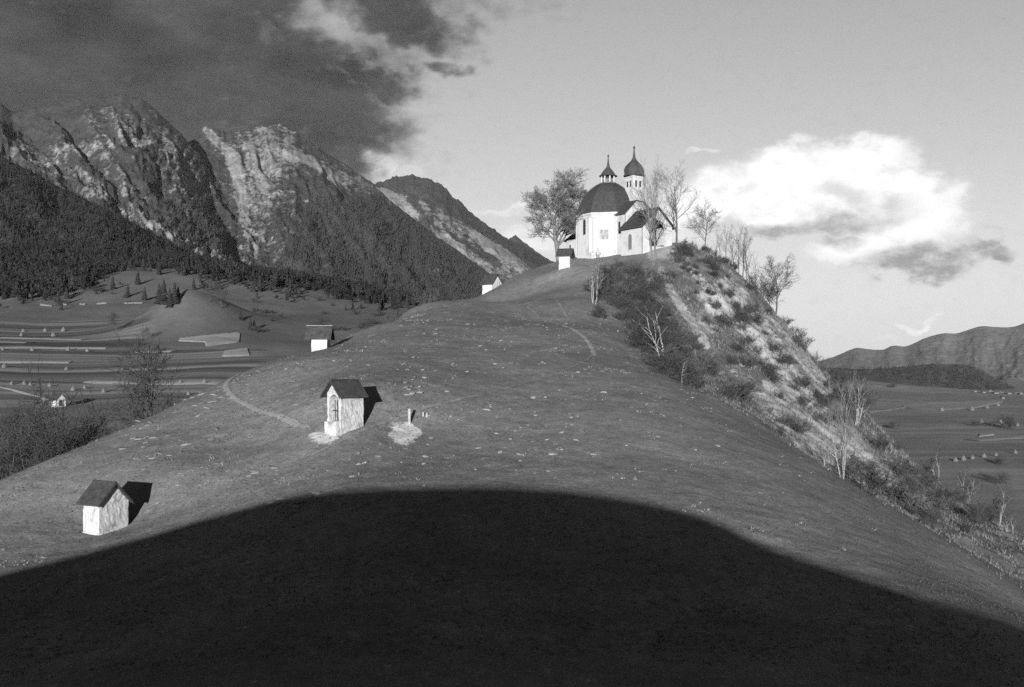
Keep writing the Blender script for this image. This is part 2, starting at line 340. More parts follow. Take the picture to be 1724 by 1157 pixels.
def build_valley():
    az = np.radians(np.concatenate([np.arange(-180, -34, 2.0), np.arange(-34, 34, .14), np.arange(34, 180.1, 2.0)]))
    rs = np.concatenate([np.arange(20, 200, 12), 200*np.exp(np.linspace(0, math.log(70), 262))])
    A, R = np.meshgrid(az, rs); R = 20*(R/20)**(1-.587*sstep(np.abs(A), math.radians(42), math.radians(66))); X = R*np.sin(A); Y = R*np.cos(A); Z = valley(X, Y)
    px, py = hill_px(X, Y, Z)
    field = np.where(Y > 100, 1, 0)*sstep(-X, 60, 130)*sstep(R, 440, 470)*(1-sstep(R, 900, 960))*(1-sstep(px+14*fbm(px/40, py/25, 2, 3), 235, 265)*(1-sstep(py, 585, 592)))*(1-sstep(px, 430, 470))
    field = np.maximum(field, .3*np.where(Y > 100, 1, 0)*sstep(X, 60, 110)*sstep(R, 420, 500)*(1-sstep(R, 2000, 2300)))
    wood = np.where((Y > 100) & (px < 900), 1, 0)*sstep(py, 370, 400)*(1-sstep(py+8*fbm(px/30, py/12, 3, 8), 440, 462))*sstep(R, 1000, 1200)
    wood = np.maximum(wood, .38*np.where((Y > 100) & (X < 0), 1, 0)*sstep(R, 600, 900)*(1-field)); lush = np.where((Y > 100) & (X > 60), 1.0, 0.0)
    me = np_mesh('valley_floor', np.stack([X, Y, Z], -1).reshape(-1, 3), grid_faces(*X.shape), valley_material(), True, {'field': field, 'wood': wood, 'lush': lush})
    return struct('valley_floor', me, 'farmland of strip fields and meadows on the valley floor')

# ------------------------------------------------------------------ mountains
def rock_material(name, rock=(.07, .165), veg=(.017, .030), tex=1.0):
    m, t = new_mat(name); p = pos(t)
    n1 = t.noise(p, .004*tex, 7, .68); n2 = t.noise(p, .022*tex, 6, .7)
    rv = t.m('MULTIPLY', t.ss(n1, .3, .7, rock[0], rock[1], 'LINEAR'), t.ss(n2, .25, .75, .6, 1.35, 'LINEAR'))
    vv = t.m('MULTIPLY', t.ss(n1, .3, .7, veg[0], veg[1], 'LINEAR'), t.ss(n2, .25, .75, .55, 1.5, 'LINEAR'))
    n3 = t.noise(t.mapping(p, scale=(1, .5, 1)), .07*tex, 5, .75); rv = t.m('MULTIPLY', rv, t.ss(n3, .25, .75, .55, 1.4, 'LINEAR')); vv = t.m('MULTIPLY', vv, t.ss(n3, .25, .75, .7, 1.3, 'LINEAR'))
    rm = t.ss(t.m('ADD', attr(t, 'rock'), t.m('ADD', t.m('MULTIPLY', t.m('SUBTRACT', n2, .5), 1.1), t.m('MULTIPLY', t.m('SUBTRACT', n3, .5), .9))), .34, .74)
    t.put(t.b.inputs['Base Color'], t.mix(rm, vv, rv)); bump(t, n2, .35, 8.0)
    return m
def interp_pts(pts, x):
    a = np.array(pts, float); return np.interp(x, a[:, 0], a[:, 1])
MTN = {}
def mountain(name, sil, d_sil, foot, d_foot, x0, x1, step, rows, relief, rib, rockf, mat, label, curve=1.0, jag=0.0, seed=0, back=None):
    c = np.arange(x0, x1+step, step); t = np.concatenate([np.linspace(0, 1, rows), 1+np.linspace(.04, 1, 10)])
    U, T = np.meshgrid(c, t); tt = np.minimum(T, 1)
    s = interp_pts(sil, c)
    if name == 'hill': kw = int(26/step)|1; kk = np.hanning(kw+2)[1:-1]; s = np.convolve(np.pad(s, kw//2, 'edge'), kk/kk.sum(), 'valid')
    jg = jag*fbm(c/9.0, c*0+seed, 4, seed, .6); f = interp_pts(foot, c); ds = interp_pts(d_sil, c) if isinstance(d_sil, list) else np.full(len(c), d_sil); df = np.full(len(c), float(d_foot))
    prof = tt**curve
    PY = f+(s-f)*prof+jg*tt**7; D = df+(ds-df)*tt
    D = D*(1+.5*np.maximum(T-1, 0)); 
    ang = math.radians(rib[0]); ca = (U*math.sin(ang)-PY*math.cos(ang)); al = (U*math.cos(ang)+PY*math.sin(ang))
    wv = 30*fbm(U/70, PY/70, 3, seed+5)
    R = ridged((ca+wv)/rib[1], al/rib[2], 3, seed, .38)
    Z = (HY-PY)/F*D
    env = sstep(tt, 0, .15)*(1-.85*sstep(tt, .8, 1.0))*np.where(T > 1, .15, 1)
    S = fbm((ca+wv)/(rib[1]*1.2), al/(rib[2]*1.3), 3, seed+50, .45)
    Q = ridged(U/26+.3*S, PY/22, 5, seed+70, .55)
    Z = Z+relief*(.45*(R-.6)+.75*S+.30*(Q-.6))*env+relief*.07*fbm(U/7, PY/7, 4, seed+9, .6)*env
    Z = np.where(T > 1, Z-(T-1)*np.maximum(Z, 50)*1.0, Z)
    X = (U-CX)/F*D
    rock = rockf(U, PY, R, tt, ca, al)
    me = np_mesh(name, np.stack([X, D, Z], -1).reshape(-1, 3), grid_faces(*U.shape), mat, True, {'rock': rock})
    MTN[label] = (c, t[:rows], X[:rows], D[:rows], Z[:rows])
    return struct(name, me, label)
def blob(u, v, x, y, rx, ry, a=0.0):
    a = math.radians(a); dx, dy = u-x, v-y; p = (dx*math.cos(a)+dy*math.sin(a))/rx; q = (-dx*math.sin(a)+dy*math.cos(a))/ry
    return np.exp(-(p*p+q*q))
def streak(u, v, pts, w): return 1-sstep(seg_dist(u, v, pts), w*.4, w*1.6)

M1S = [(-260,120),(-100,150),(0,172),(20,186),(40,186),(75,180),(105,176),(150,162),(180,164),(205,159),(240,168),(262,186),(300,222),(345,272),(380,330),(410,390),(430,440),(447,466),(480,500)]
def rock1(u, v, R, t, ca, al):
    k = .16+.18*sstep(R, .55, .85)+.42*fbm(u/17, v/13, 5, 77, .62)+.15*fbm(ca/14, al/60, 3, 76)
    k += .30*(blob(u,v,165,235,60,60)+blob(u,v,60,265,90,22,12)+.9*blob(u,v,300,270,35,80,-40)+.8*blob(u,v,330,330,40,60,-40)+.6*blob(u,v,215,330,60,30,20))
    k += .5*streak(u, v, [(245,372),(300,405),(390,445)], 9)+.35*streak(u, v, [(150,322),(200,338),(260,372)], 9)
    k -= .5*blob(u,v,30,205,110,30)+.35*blob(u,v,180,170,120,14)+.55*sstep(v, 330, 420)*(1-streak(u, v, [(245,372),(300,405),(390,445)], 16))  # summit blobs paint the cloud's shadow; the lower term is real vegetation
    k -= .55*streak(u, v, [(150,170),(215,280),(300,370)], 5)+.55*streak(u, v, [(120,270),(180,310),(210,335)], 5)
    return np.clip(k, 0, 1)
M2S = [(300,262),(330,222),(345,213),(380,223),(420,218),(455,208),(470,209),(490,216),(520,236),(560,262),(600,290),(625,308),(650,331),(700,370),(725,391),(760,415),(800,443),(830,466),(870,497),(960,530)]
def rock2(u, v, R, t, ca, al):
    k = .14+.18*sstep(R, .55, .85)+.45*fbm(u/16, v/12, 5, 78, .62)+.15*fbm(ca/13, al/50, 3, 75)
    k += .35*(blob(u,v,440,260,60,60)+blob(u,v,440,340,40,90)+blob(u,v,560,290,80,18,28)+blob(u,v,650,330,50,10,30))
    k += .6*streak(u, v, [(345,214),(385,262),(402,300),(415,385),(430,430)], 8)+.4*streak(u, v, [(480,258),(520,272),(560,300)], 7)
    line = np.interp(u, [400,450,500,530,600,640,700,760,830], [490,470,390,318,322,336,374,416,470])
    k -= .9*sstep(v-line, -4, 10)*(1-.9*streak(u, v, [(660,420),(700,455),(740,462),(790,468)], 6))
    k += .35*streak(u, v, [(670,430),(720,455),(800,462)], 7)
    return np.clip(k, 0, 1)
M2BS = [(560,330),(600,302),(640,314),(660,320),(700,334),(725,342),(760,362),(800,387),(850,418),(880,440),(905,464),(960,500)]
def rock2b(u, v, R, t, ca, al):
    k = .36+.18*sstep(R, .5, .85)+.3*fbm(u/15, v/12, 5, 79, .6)+.25*fbm(ca/12, al/60, 4, 79)
    k += .5*streak(u, v, [(648,322),(672,342),(700,362)], 8)+.4*streak(u, v, [(735,380),(760,410),(815,452)], 10)+.35*streak(u, v, [(800,395),(850,430),(890,458)], 9)-.3*streak(u, v, [(690,360),(740,380),(800,420)], 6)
    return np.clip(k, 0, 1)
M3S = [(540,330),(600,318),(632,308),(655,302),(668,296),(672,299),(680,296),(692,293),(705,299),(718,300),(724,304),(738,308),(752,318),(762,332),(775,338),(785,350),(800,364),(820,379),(850,400),(880,415),(925,441),(990,480)]
M4S = [(800,420),(845,408),(862,400),(868,395),(874,402),(890,414),(905,425),(925,438),(945,447),(1010,480)]
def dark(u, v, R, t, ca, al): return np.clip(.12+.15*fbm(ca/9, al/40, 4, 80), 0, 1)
F1S = [(-260,180),(-100,225),(0,262),(60,292),(130,330),(200,363),(250,390),(320,426),(400,463),(445,482),(520,492),(600,505),(700,520)]
def none(u, v, R, t, ca, al): return np.zeros_like(u)
def build_mountains():
    rm = rock_material('mountain_rock'); dm = rock_material('shade_painted_rock', (.03,.05), (.012,.022)); fm = rock_material('forest_floor', (.03,.06), (.018,.03)); hm = rock_material('haze_tinted_hills', (.11,.16), (.09,.12), .35); wm = rock_material('wooded_hill', (.04,.07), (.03,.05), .6)  # dark peaks carry painted cloud shade; far hills carry haze painted as paleness
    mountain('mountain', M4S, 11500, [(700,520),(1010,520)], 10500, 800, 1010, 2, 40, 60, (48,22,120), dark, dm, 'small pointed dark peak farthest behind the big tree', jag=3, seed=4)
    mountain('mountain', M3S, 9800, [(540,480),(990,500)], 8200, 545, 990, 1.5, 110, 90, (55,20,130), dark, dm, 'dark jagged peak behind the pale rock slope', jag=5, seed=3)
    mountain('mountain', M2BS, 7600, [(560,500),(960,510)], 6200, 565, 950, 1.5, 120, 90, (48,24,130), rock2b, rm, 'pale rocky slope falling to the right below the dark peak', jag=3, seed=12)
    mountain('mountain', M2S, 6300, [(300,520),(960,530)], 3600, 300, 950, 1.5, 170, 75, (55,34,150), rock2, rm, 'rocky mountain with a pale gully and forested foot', curve=.9, jag=4, seed=2)
    mountain('mountain', M1S, 5600, [(-260,440),(0,440),(300,470),(480,510)], 3400, -260, 480, 1.5, 170, 95, (50,36,170), rock1, rm, 'broad domed rocky mountain at the left under the dark cloud', curve=.85, jag=1, seed=1)
    mountain('wooded_slope', F1S, 3000, [(-260,470),(0,470),(300,490),(700,530)], 1750, -260, 700, 4, 50, 40, (45,60,200), none, fm, 'dark forested slope below the domed mountain', seed=6)
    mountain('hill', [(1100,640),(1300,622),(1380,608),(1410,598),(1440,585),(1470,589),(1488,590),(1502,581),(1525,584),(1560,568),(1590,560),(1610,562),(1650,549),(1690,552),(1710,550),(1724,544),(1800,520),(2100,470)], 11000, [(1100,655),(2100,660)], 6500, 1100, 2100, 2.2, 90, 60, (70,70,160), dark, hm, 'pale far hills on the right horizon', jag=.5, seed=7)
    mountain('hill', [(1150,640),(1300,628),(1390,619),(1450,622),(1520,618),(1570,613),(1625,614),(1650,622),(1690,645),(1724,660),(1800,675)], 2900, [(1150,670),(1500,668),(1800,680)], 2350, 1150, 1800, 3, 40, 8, (80,60,200), none, wm, 'flat-topped wooded hill in front of the far hills', seed=8)
# ------------------------------------------------------------------ building blocks
class MB:
    """collects faces, then links them as one mesh object"""
    def __init__(s): s.v = []; s.f = []
    def add(s, vs, fs):
        o = len(s.v); s.v += [tuple(map(float, q)) for q in vs]; s.f += [tuple(o+i for i in f) for f in fs]; return s
    def box(s, x0, x1, y0, y1, z0, z1):
        return s.add([(x0,y0,z0),(x1,y0,z0),(x1,y1,z0),(x0,y1,z0),(x0,y0,z1),(x1,y0,z1),(x1,y1,z1),(x0,y1,z1)], [(0,3,2,1),(4,5,6,7),(0,1,5,4),(1,2,6,5),(2,3,7,6),(3,0,4,7)])
    def prism(s, poly, off):
        """poly: 3-D points in one plane, pushed along the vector off"""
        n = len(poly); o = Vector(off); b = [tuple(Vector(p)+o) for p in poly]
        return s.add(list(poly)+b, [tuple(range(n))[::-1], tuple(range(n, 2*n))]+[(i, (i+1) % n, n+(i+1) % n, n+i) for i in range(n)])
    def lathe(s, prof, n=8, phase=0.0, cx=0, cy=0, caps=True):
        vs = []; fs = []
        for r, z in prof:
            for k in range(n): a = phase+2*math.pi*k/n; vs.append((cx+r*math.cos(a), cy+r*math.sin(a), z))
        for i in range(len(prof)-1):
            for k in range(n): fs.append((i*n+k, i*n+(k+1) % n, (i+1)*n+(k+1) % n, (i+1)*n+k))
        if caps: fs += [tuple(range(n))[::-1], tuple(range((len(prof)-1)*n, len(prof)*n))]
        return s.add(vs, fs)
    def build(s, name, mat, parent=None, bevel=0.0, smooth=False, rough=0.0, seed=0, cuts=0):
        me = bpy.data.meshes.new(name); bm = bmesh.new()
        vs = [bm.verts.new(q) for q in s.v]
        for f in s.f:
            try: bm.faces.new([vs[i] for i in f])
            except ValueError: pass
        if cuts:
            bmesh.ops.remove_doubles(bm, verts=bm.verts, dist=1e-4)
            bmesh.ops.triangulate(bm, faces=[f for f in bm.faces if len(f.verts) > 4])
            for _ in range(cuts): bmesh.ops.subdivide_edges(bm, edges=[e for e in bm.edges if e.calc_length() > .13], cuts=1, use_grid_fill=True)
        if bevel: bmesh.ops.bevel(bm, geom=bm.edges[:], offset=bevel, segments=1, affect='EDGES')
        bmesh.ops.recalc_face_normals(bm, faces=bm.faces)
        if rough:
            co = np.array([v.co[:] for v in bm.verts])
            dx = fbm(co[:,0]*3.1+co[:,2]*2.3+seed, co[:,1]*3.1-co[:,2]*1.7, 4, seed+3, .6); dy = fbm(co[:,0]*2.7-co[:,2]*1.9, co[:,1]*3.3+co[:,2]*2.9+seed, 4, seed+7, .6)
            for v, a, b in zip(bm.verts, dx, dy): v.co.x += rough*a; v.co.y += rough*b
        bm.to_mesh(me); bm.free()
        if smooth: me.polygons.foreach_set('use_smooth', np.ones(len(me.polygons), bool))
        if mat: me.materials.append(mat)
        return link(bpy.data.objects.new(name, me), parent)
def empty(name, loc, rz=0.0):
    o = link(bpy.data.objects.new(name, None)); o.location = loc; o.rotation_euler = (0, 0, rz); o.empty_display_size = .5; return o

def plaster_material(name, lo, hi, stain, amount, scale):
    m, t = new_mat(name); tcn = t.n('ShaderNodeTexCoord'); p = tcn.outputs['Object']
    n1 = t.noise(p, scale, 6, .65); n2 = t.noise(p, scale*5, 5, .65); n3 = t.noise(t.mapping(p, scale=(1.2, 1.2, .5)), scale*2.5, 4, .6)
    v = t.ss(n2, .25, .75, lo, hi, 'LINEAR')
    v = t.mix(t.m('MULTIPLY', t.ss(n1, .44, .80), amount), v, stain)
    v = t.mix(t.m('MULTIPLY', t.ss(n3, .58, .75), amount*.15), v, stain)
    t.put(t.b.inputs['Base Color'], v); bump(t, n2, .55, .03)
    return m
M = {}
M['plaster'] = plaster_material('whitewashed_plaster', .225, .285, .12, .6, .55)
M['old_plaster'] = plaster_material('weathered_plaster', .17, .31, .06, 1.0, 1.5)
M['shingle'] = simple('weathered_shingles', .016, .036, 2.5, 6, .7, .6, .03, stretch=(1, 1, 1))
M['dome_shingle'] = simple('dome_shingles', .020, .034, 2.0, 6, .7, .5, .04)
M['wood'] = simple('grey_wood', .05, .10, 6, 4, .6, .3, .01)
M['dark_wood'] = simple('dark_wood', .015, .03, 6, 4, .6)
M['pale_wood'] = simple('pale_wood', .14, .22, 5, 4, .6, .2, .01)
M['glass'] = simple('dark_window_glass', .008, .016, 3, 2, .5, roughness=.25)
M['stonework'] = simple('pale_stone_trim', .19, .25, 3, 4, .6)
M['fresco'] = simple('faded_fresco', .07, .21, 2.2, 6, .75)
M['metal'] = simple('dark_metal', .02, .04, 4, 2, .5, roughness=.5)
M['ridge'] = simple('pale_ridge_board', .12, .17, 6, 3, .6)

def arch_poly(w, z0, zs, n=8):
    """outline in (s, z): sides up to zs, then a half circle of radius w/2"""
    r = w/2; return [(-r, z0)]+[(-r*math.cos(math.pi*k/n), zs+r*math.sin(math.pi*k/n)) for k in range(n+1)]+[(r, z0)]
def arch_window(parent, name, org, tang, nrm, w, z0, zs, pane_mat, frame_mat, frame=.09, proud=.07, bars=True):
    """an arched opening on a wall: a frame standing proud with the dark pane set back inside it"""
    o = Vector(org); tv = Vector(tang); nv = Vector(nrm)
    inn = arch_poly(w, z0, zs); outp = arch_poly(w+2*frame, z0-frame, zs)
    A = [o+tv*s+Vector((0,0,z)) for s, z in inn]; B = [o+tv*s+Vector((0,0,z)) for s, z in outp]
    n = len(A); vs = []; fs = []
    for q in (A, B): vs += [tuple(p+nv*proud) for p in q]
    for q in (A, B): vs += [tuple(p-nv*.05) for p in q]
    for i in range(n):
        j = (i+1) % n; fs += [(i, j, n+j, n+i), (n+i, n+j, 3*n+j, 3*n+i), (i, 2*n+i, 2*n+j, j)]
    f = MB().add(vs, fs).build(name, frame_mat, parent)
    pane = MB().prism([tuple(p-nv*.03) for p in A], tuple(nv*.05)).build('pane', pane_mat, f)
    if bars:
        h = zs+w/2-z0
        for k in range(1, 4):
            b = MB(); z = z0+h*k/4.6; c = o+Vector((0,0,z))+nv*.02; b.prism([tuple(c+tv*(-w/2)), tuple(c+tv*(w/2)), tuple(c+tv*(w/2)+Vector((0,0,.04))), tuple(c+tv*(-w/2)+Vector((0,0,.04)))], tuple(nv*.03))
            b.build('glazing_bar', M['wood'], f)
    return f
def gable_roof(x0, x1, yl, yr, ze_l, ze_r, yrid, zr, th=.09):
    """two slabs; ridge along x, eaves at y=yl (height ze_l) and y=yr (height ze_r)"""
    m = MB()
    for y, ze, s in ((yl, ze_l, -1), (yr, ze_r, 1)):
        m.prism([(x0, y, ze), (x0, yrid+s*.002, zr), (x0, yrid+s*.002, zr+th*1.25), (x0, y, ze+th)], (x1-x0, 0, 0))
    return m
def shingle_rows(x0, x1, y, ze, yrid, zr, th, rows, seed, step=.022):
    """one roof slope as overlapping rows, each row a row of single shingles with uneven butts"""
    rnd = random.Random(seed); m = MB(); s = 1 if y > yrid else -1
    for k in range(rows):
        a, b = k/rows, min(1.0, (k+1.25)/rows)
        x = x0+(.1 if k % 2 else 0)
        while x < x1-.02:
            w = min(rnd.uniform(.16, .30), x1-x); j = rnd.uniform(-.03, .01)*(0 if k == 0 else 1)+rnd.uniform(-.015, .02); lift = th+step+rnd.uniform(0, .012)
            ya, yb = y+(yrid-y)*(a+j), y+(yrid-y)*b; za, zb = ze+(zr-ze)*(a+j), ze+(zr-ze)*b
            m.add([(x+.008,ya,za+lift),(x+w-.008,ya,za+lift),(x+w-.008,yb,zb+th+.004),(x+.008,yb,zb+th+.004),(x+.008,ya,za+th-.01),(x+w-.008,ya,za+th-.01)], [(0,1,2,3),(4,5,1,0)] if s < 0 else [(3,2,1,0),(0,1,5,4)])
            x += w
    return m

# ------------------------------------------------------------------ the pilgrimage church on the hilltop
def build_church():
    zb = 19.0; R0 = 5.3; ph = math.radians(22.5)
    t = empty('church', (16.2, 190.0, zb), math.radians(-58))
    tag(t, 'white baroque pilgrimage church with octagonal dome, onion tower and arched porch on the hilltop', 'church')
    # octagonal body
    body = MB().lathe([(R0, -2.5), (R0, 7.0)], 8, ph).build('octagon_wall', M['plaster'], t)
    MB().lathe([(R0+.08, -2.4), (R0+.08, .9), (R0+.002, 1.0)], 8, ph, caps=False).build('plinth', M['plaster'], body)
    MB().lathe([(R0+.003, 6.75), (R0+.10, 6.85), (R0+.10, 7.15), (R0+.24, 7.3), (R0+.30, 7.62), (R0+.02, 7.7)], 8, ph, caps=False).build('cornice', M['plaster'], body)
    for k in range(8):                                      # flat corner pilasters
        a = ph+math.pi/4*k; c = Vector((math.cos(a), math.sin(a), 0)); m = MB()
        for s in (-1, 1):
            an = a+s*math.pi/8; n = Vector((math.cos(an), math.sin(an), 0)); tv = Vector((-n.y, n.x, 0))*(-s)
            p = c*R0; q = [p+n*.05, p+n*.05+tv*.42, p+tv*.42-n*.02, p-n*.02]
            m.prism([tuple(v+Vector((0,0,.95))) for v in q], (0, 0, 5.8))
        m.build('corner_pilaster', M['plaster'], body)
    for k in (-2, -3, 1):                                   # tall arched windows of the octagon
        a = math.pi/4*k; n = Vector((math.cos(a), math.sin(a), 0)); ap = R0*math.cos(math.pi/8)
        arch_window(t, 'window', n*ap, Vector((-n.y, n.x, 0)), n, .78, 4.15, 6.3, M['glass'], M['stonework'])
    n = Vector((math.cos(-math.pi/4), math.sin(-math.pi/4), 0)); tv = Vector((-n.y, n.x, 0)); o = n*(R0*math.cos(math.pi/8))
    q = [o+tv*s+Vector((0,0,z)) for s, z in ((-.75,3.1),(.75,3.1),(.75,4.75),(-.75,4.75))]
    MB().prism([tuple(p) for p in q], tuple(n*.012)).build('wall_painting', M['fresco'], t)
    # dome with shingle courses
    prof = [(5.62, 7.62), (5.45, 7.95), (5.12, 8.7), (4.75, 9.6), (4.3, 10.45), (3.7, 11.3), (2.9, 12.1), (2.1, 12.65), (1.35, 13.05)]
    dm = MB().lathe([(5.62, 7.55)]+prof, 8, ph).build('dome', M['dome_shingle'], t)
    m = MB(); zz = [p[1] for p in prof][::-1]
    pr = np.array(prof); s = np.r_[0, np.cumsum(np.hypot(*np.diff(pr, axis=0).T))]; S = np.arange(.3, s[-1], .3)
    for q in S:
        r = np.interp(q, s, pr[:,0]); z = np.interp(q, s, pr[:,1]); r2 = np.interp(q+.06, s, pr[:,0]); z2 = np.interp(q+.06, s, pr[:,1])
        m.lathe([(r+.004, z), (r+.035, z+.012), (r2+.006, z2)], 8, ph, caps=False)
    m.build('shingle_course', M['dome_shingle'], dm)
    for k in range(8):
        a = ph+math.pi/4*k; m = MB()
        for i in range(len(prof)-1):
            (r, z), (r2, z2) = prof[i], prof[i+1]; c, sn = math.cos(a), math.sin(a); w = .07; tx, ty = -sn*w, c*w
            m.add([(r*c+tx, r*sn+ty, z+.03), (r*c-tx, r*sn-ty, z+.03), (r2*c-tx, r2*sn-ty, z2+.03), (r2*c+tx, r2*sn+ty, z2+.03), ((r+.07)*c, (r+.07)*sn, z+.06), ((r2+.07)*c, (r2+.07)*sn, z2+.06)], [(0,4,5,3), (4,1,2,5)])
        m.build('hip_ridge', M['dome_shingle'], dm)
    # lantern: sill, eight posts, dark core, bell cap and spire
    ln = MB().lathe([(1.42, 12.9), (1.42, 13.12), (1.25, 13.2)], 8, ph).build('lantern_sill', M['wood'], t)
    for k in range(8):
        a = ph+math.pi/4*k; MB().lathe([(.13, 13.15), (.13, 14.35)], 6, a, 1.13*math.cos(a), 1.13*math.sin(a)).build('lantern_post', M['stonework'], ln)
        b = a+math.pi/8; c, sn = math.cos(b), math.sin(b); p = Vector((c, sn, 0))*.97; tv = Vector((-sn, c, 0)); z0, z1 = (13.2, 13.75)
        MB().prism([tuple(p+tv*-.36+Vector((0,0,z0))), tuple(p+tv*.36+Vector((0,0,z0))), tuple(p+tv*.36+Vector((0,0,z1))), tuple(p-tv*.36+Vector((0,0,z1)))], (c*.05, sn*.05, 0)).build('lantern_panel', M['wood'], ln)
    MB().lathe([(.62, 13.1), (.62, 14.4)], 8, ph).build('lantern_core', M['dark_wood'], ln)
    cp = MB().lathe([(1.15, 14.28), (1.6, 14.26), (1.62, 14.34), (1.32, 14.5), (1.12, 14.8), (.86, 15.2), (.52, 15.55), (.32, 15.85), (.2, 16.3), (.12, 16.9), (.06, 17.6)], 8, ph).build('lantern_cap', M['dome_shingle'], t)
    MB().lathe([(.02, 17.5), (.12, 17.58), (.16, 17.72), (.12, 17.86), (.02, 17.94)], 8).build('finial_ball', M['metal'], cp)
    MB().lathe([(.03, 17.9), (.03, 18.2)], 5).build('finial_rod', M['metal'], cp)
    # nave with its uneven gable
    g = [(-2.0, -2), (-2.0, 7.2), (0, 9.15), (1.4, 9.05), (3.2, 7.75), (3.2, -2)]
    MB().prism([(3.6, y, z) for y, z in g], (3.8, 0, 0)).build('nave_wall', M['plaster'], t)
    rf = MB()
    for (ya, za), (yb, zb2) in (((-2.35, 6.93), (0, 9.22)), ((0, 9.22), (1.42, 9.12)), ((1.42, 9.12), (3.5, 7.6))):
        rf.prism([(3.0, ya, za), (3.0, yb, zb2), (3.0, yb, zb2+.13), (3.0, ya, za+.13)], (4.65, 0, 0))
    rf.build('nave_roof', M['shingle'], t)
    arch_window(t, 'window', (5.75, -2.0, 0), (1,0,0), (0,-1,0), .6, 3.95, 5.6, M['glass'], M['stonework'])
    w = MB().box(7.38, 7.46, .72, 1.3, 7.2, 8.0).build('gable_window', M['stonework'], t); MB().box(7.40, 7.475, .80, 1.22, 7.28, 7.92).build('pane', M['dark_wood'], w)
    # tower
    x0, x1, y0, y1 = 3.1, 5.2, 1.2, 3.3; tx, ty = (x0+x1)/2, (y0+y1)/2
    tw = MB().box(x0, x1, y0, y1, -2, 13.75).build('tower_wall', M['plaster'], t)
    MB().box(x0-.09, x1+.09, y0-.09, y1+.09, 13.55, 13.95).build('tower_cornice', M['plaster'], tw)
    for s in (-.42, .42):
        arch_window(tw, 'belfry_opening', (tx+s, y0, 0), (1,0,0), (0,-1,0), .42, 12.0, 12.85, M['glass'], M['plaster'], .07, .04, False)
        arch_window(tw, 'belfry_opening', (x1, ty+s, 0), (0,1,0), (1,0,0), .42, 12.0, 12.85, M['glass'], M['plaster'], .07, .04, False)
    on = MB().lathe([(1.2, 13.85), (1.86, 13.86), (1.88, 13.95), (1.66, 14.15), (1.72, 14.45), (1.76, 14.8), (1.68, 15.15), (1.48, 15.5), (1.12, 15.9), (.74, 16.25), (.45, 16.6), (.28, 16.95), (.19, 17.4), (.13, 18.0), (.09, 18.45)], 8, ph, tx, ty).build('onion_dome', M['dome_shingle'], t)
    MB().lathe([(.03, 18.4), (.15, 18.5), (.2, 18.66), (.15, 18.82), (.03, 18.9)], 8, 0, tx, ty).build('finial_ball', M['metal'], on)
    MB().lathe([(.03, 18.85), (.03, 19.2)], 5, 0, tx, ty).build('finial_rod', M['metal'], on)
    # porch: side walls, gable front with an arched opening, vault inside
    X0, X1, hw, ze, zr = 7.4, 13.0, 2.95, 4.55, 7.3
    MB().box(X0, X1-.5, -hw, -hw+.45, -2, ze+.03).build('porch_wall', M['plaster'], t)
    MB().box(X0, X1-.5, hw-.45, hw, -2, ze+.03).build('porch_wall', M['plaster'], t)
    ap = arch_poly(3.3, 1.0, 3.75, 14); m = MB()
    top = lambda y: ze+(zr-ze)*(1-abs(y)/hw)
    for xf in (X1-.5, X1): 
        m.add([(xf,-hw,-2), (xf,-1.65,-2), (xf,-1.65,3.75), (xf,-1.65,top(1.65)), (xf,-hw,ze)], [(0,1,2,3,4)]); m.add([(xf,hw,-2), (xf,1.65,-2), (xf,1.65,3.75), (xf,1.65,top(1.65)), (xf,hw,ze)], [(0,1,2,3,4)])
        a = ap[1:-1]
        for (s0, za), (s1, z1) in zip(a[:-1], a[1:]): m.add([(xf,s0,za), (xf,s1,z1), (xf,s1,top(s1)), (xf,s0,top(s0))], [(0,1,2,3)])
    pts = [(-1.65,-2)]+ap[1:-1]+[(1.65,-2)]
    for (s0, za), (s1, z1) in zip(pts[:-1], pts[1:]): m.add([(X1-.5,s0,za), (X1,s0,za), (X1,s1,z1), (X1-.5,s1,z1)], [(0,1,2,3)])
    for s in (-1, 1): m.add([(X1-.5,s*hw,-2), (X1,s*hw,-2), (X1,s*hw,ze), (X1-.5,s*hw,ze)], [(0,1,2,3)])
    m.build('porch_front', M['plaster'], t)
    a = arch_poly(3.62, 1.0, 3.75, 14)[1:-1]; b = ap[1:-1]; m = MB()
    for i in range(len(a)-1):
        m.add([(X1+.05,*b[i]),(X1+.05,*b[i+1]),(X1+.05,*a[i+1]),(X1+.05,*a[i]), (X1-.01,*a[i]),(X1-.01,*a[i+1]),(X1-.01,*b[i]),(X1-.01,*b[i+1])], [(0,1,2,3),(3,2,5,4),(0,6,7,1)])
    m.build('arch_moulding', M['stonework'], t)
    MB().box(X0+.01, X0+.2, -hw+.45, hw-.45, -1, ze).build('porch_back_wall', M['plaster'], t)
    MB().box(X0, X1-.02, -hw+.3, hw-.3, -1.5, 1.25).build('porch_floor', M['stonework'], t)
    pr2 = gable_roof(X0-.25, X1+.35, -hw-.45, hw+.45, ze-.42, ze-.42, 0, zr+.03, .14).build('porch_roof', M['shingle'], t)
    for s in (-1, 1):
        MB().prism([(X1+.36, s*(hw+.47), ze-.46), (X1+.36, 0.004*s, zr+.01), (X1+.36, 0.004*s, zr+.24), (X1+.36, s*(hw+.47), ze-.24)], (.05, 0, 0)).build('barge_board', M['dark_wood'], pr2)
    d = arch_window(t, 'door', (9.75, -hw, 0), (1,0,0), (0,-1,0), .95, .9, 2.85, M['wood'], M['stonework'], .1, .07, False)
    MB().lathe([(.05, -.5), (.05, 4.3)], 6, 0, X1-.12, -hw-.07).build('drainpipe', M['metal'], t)
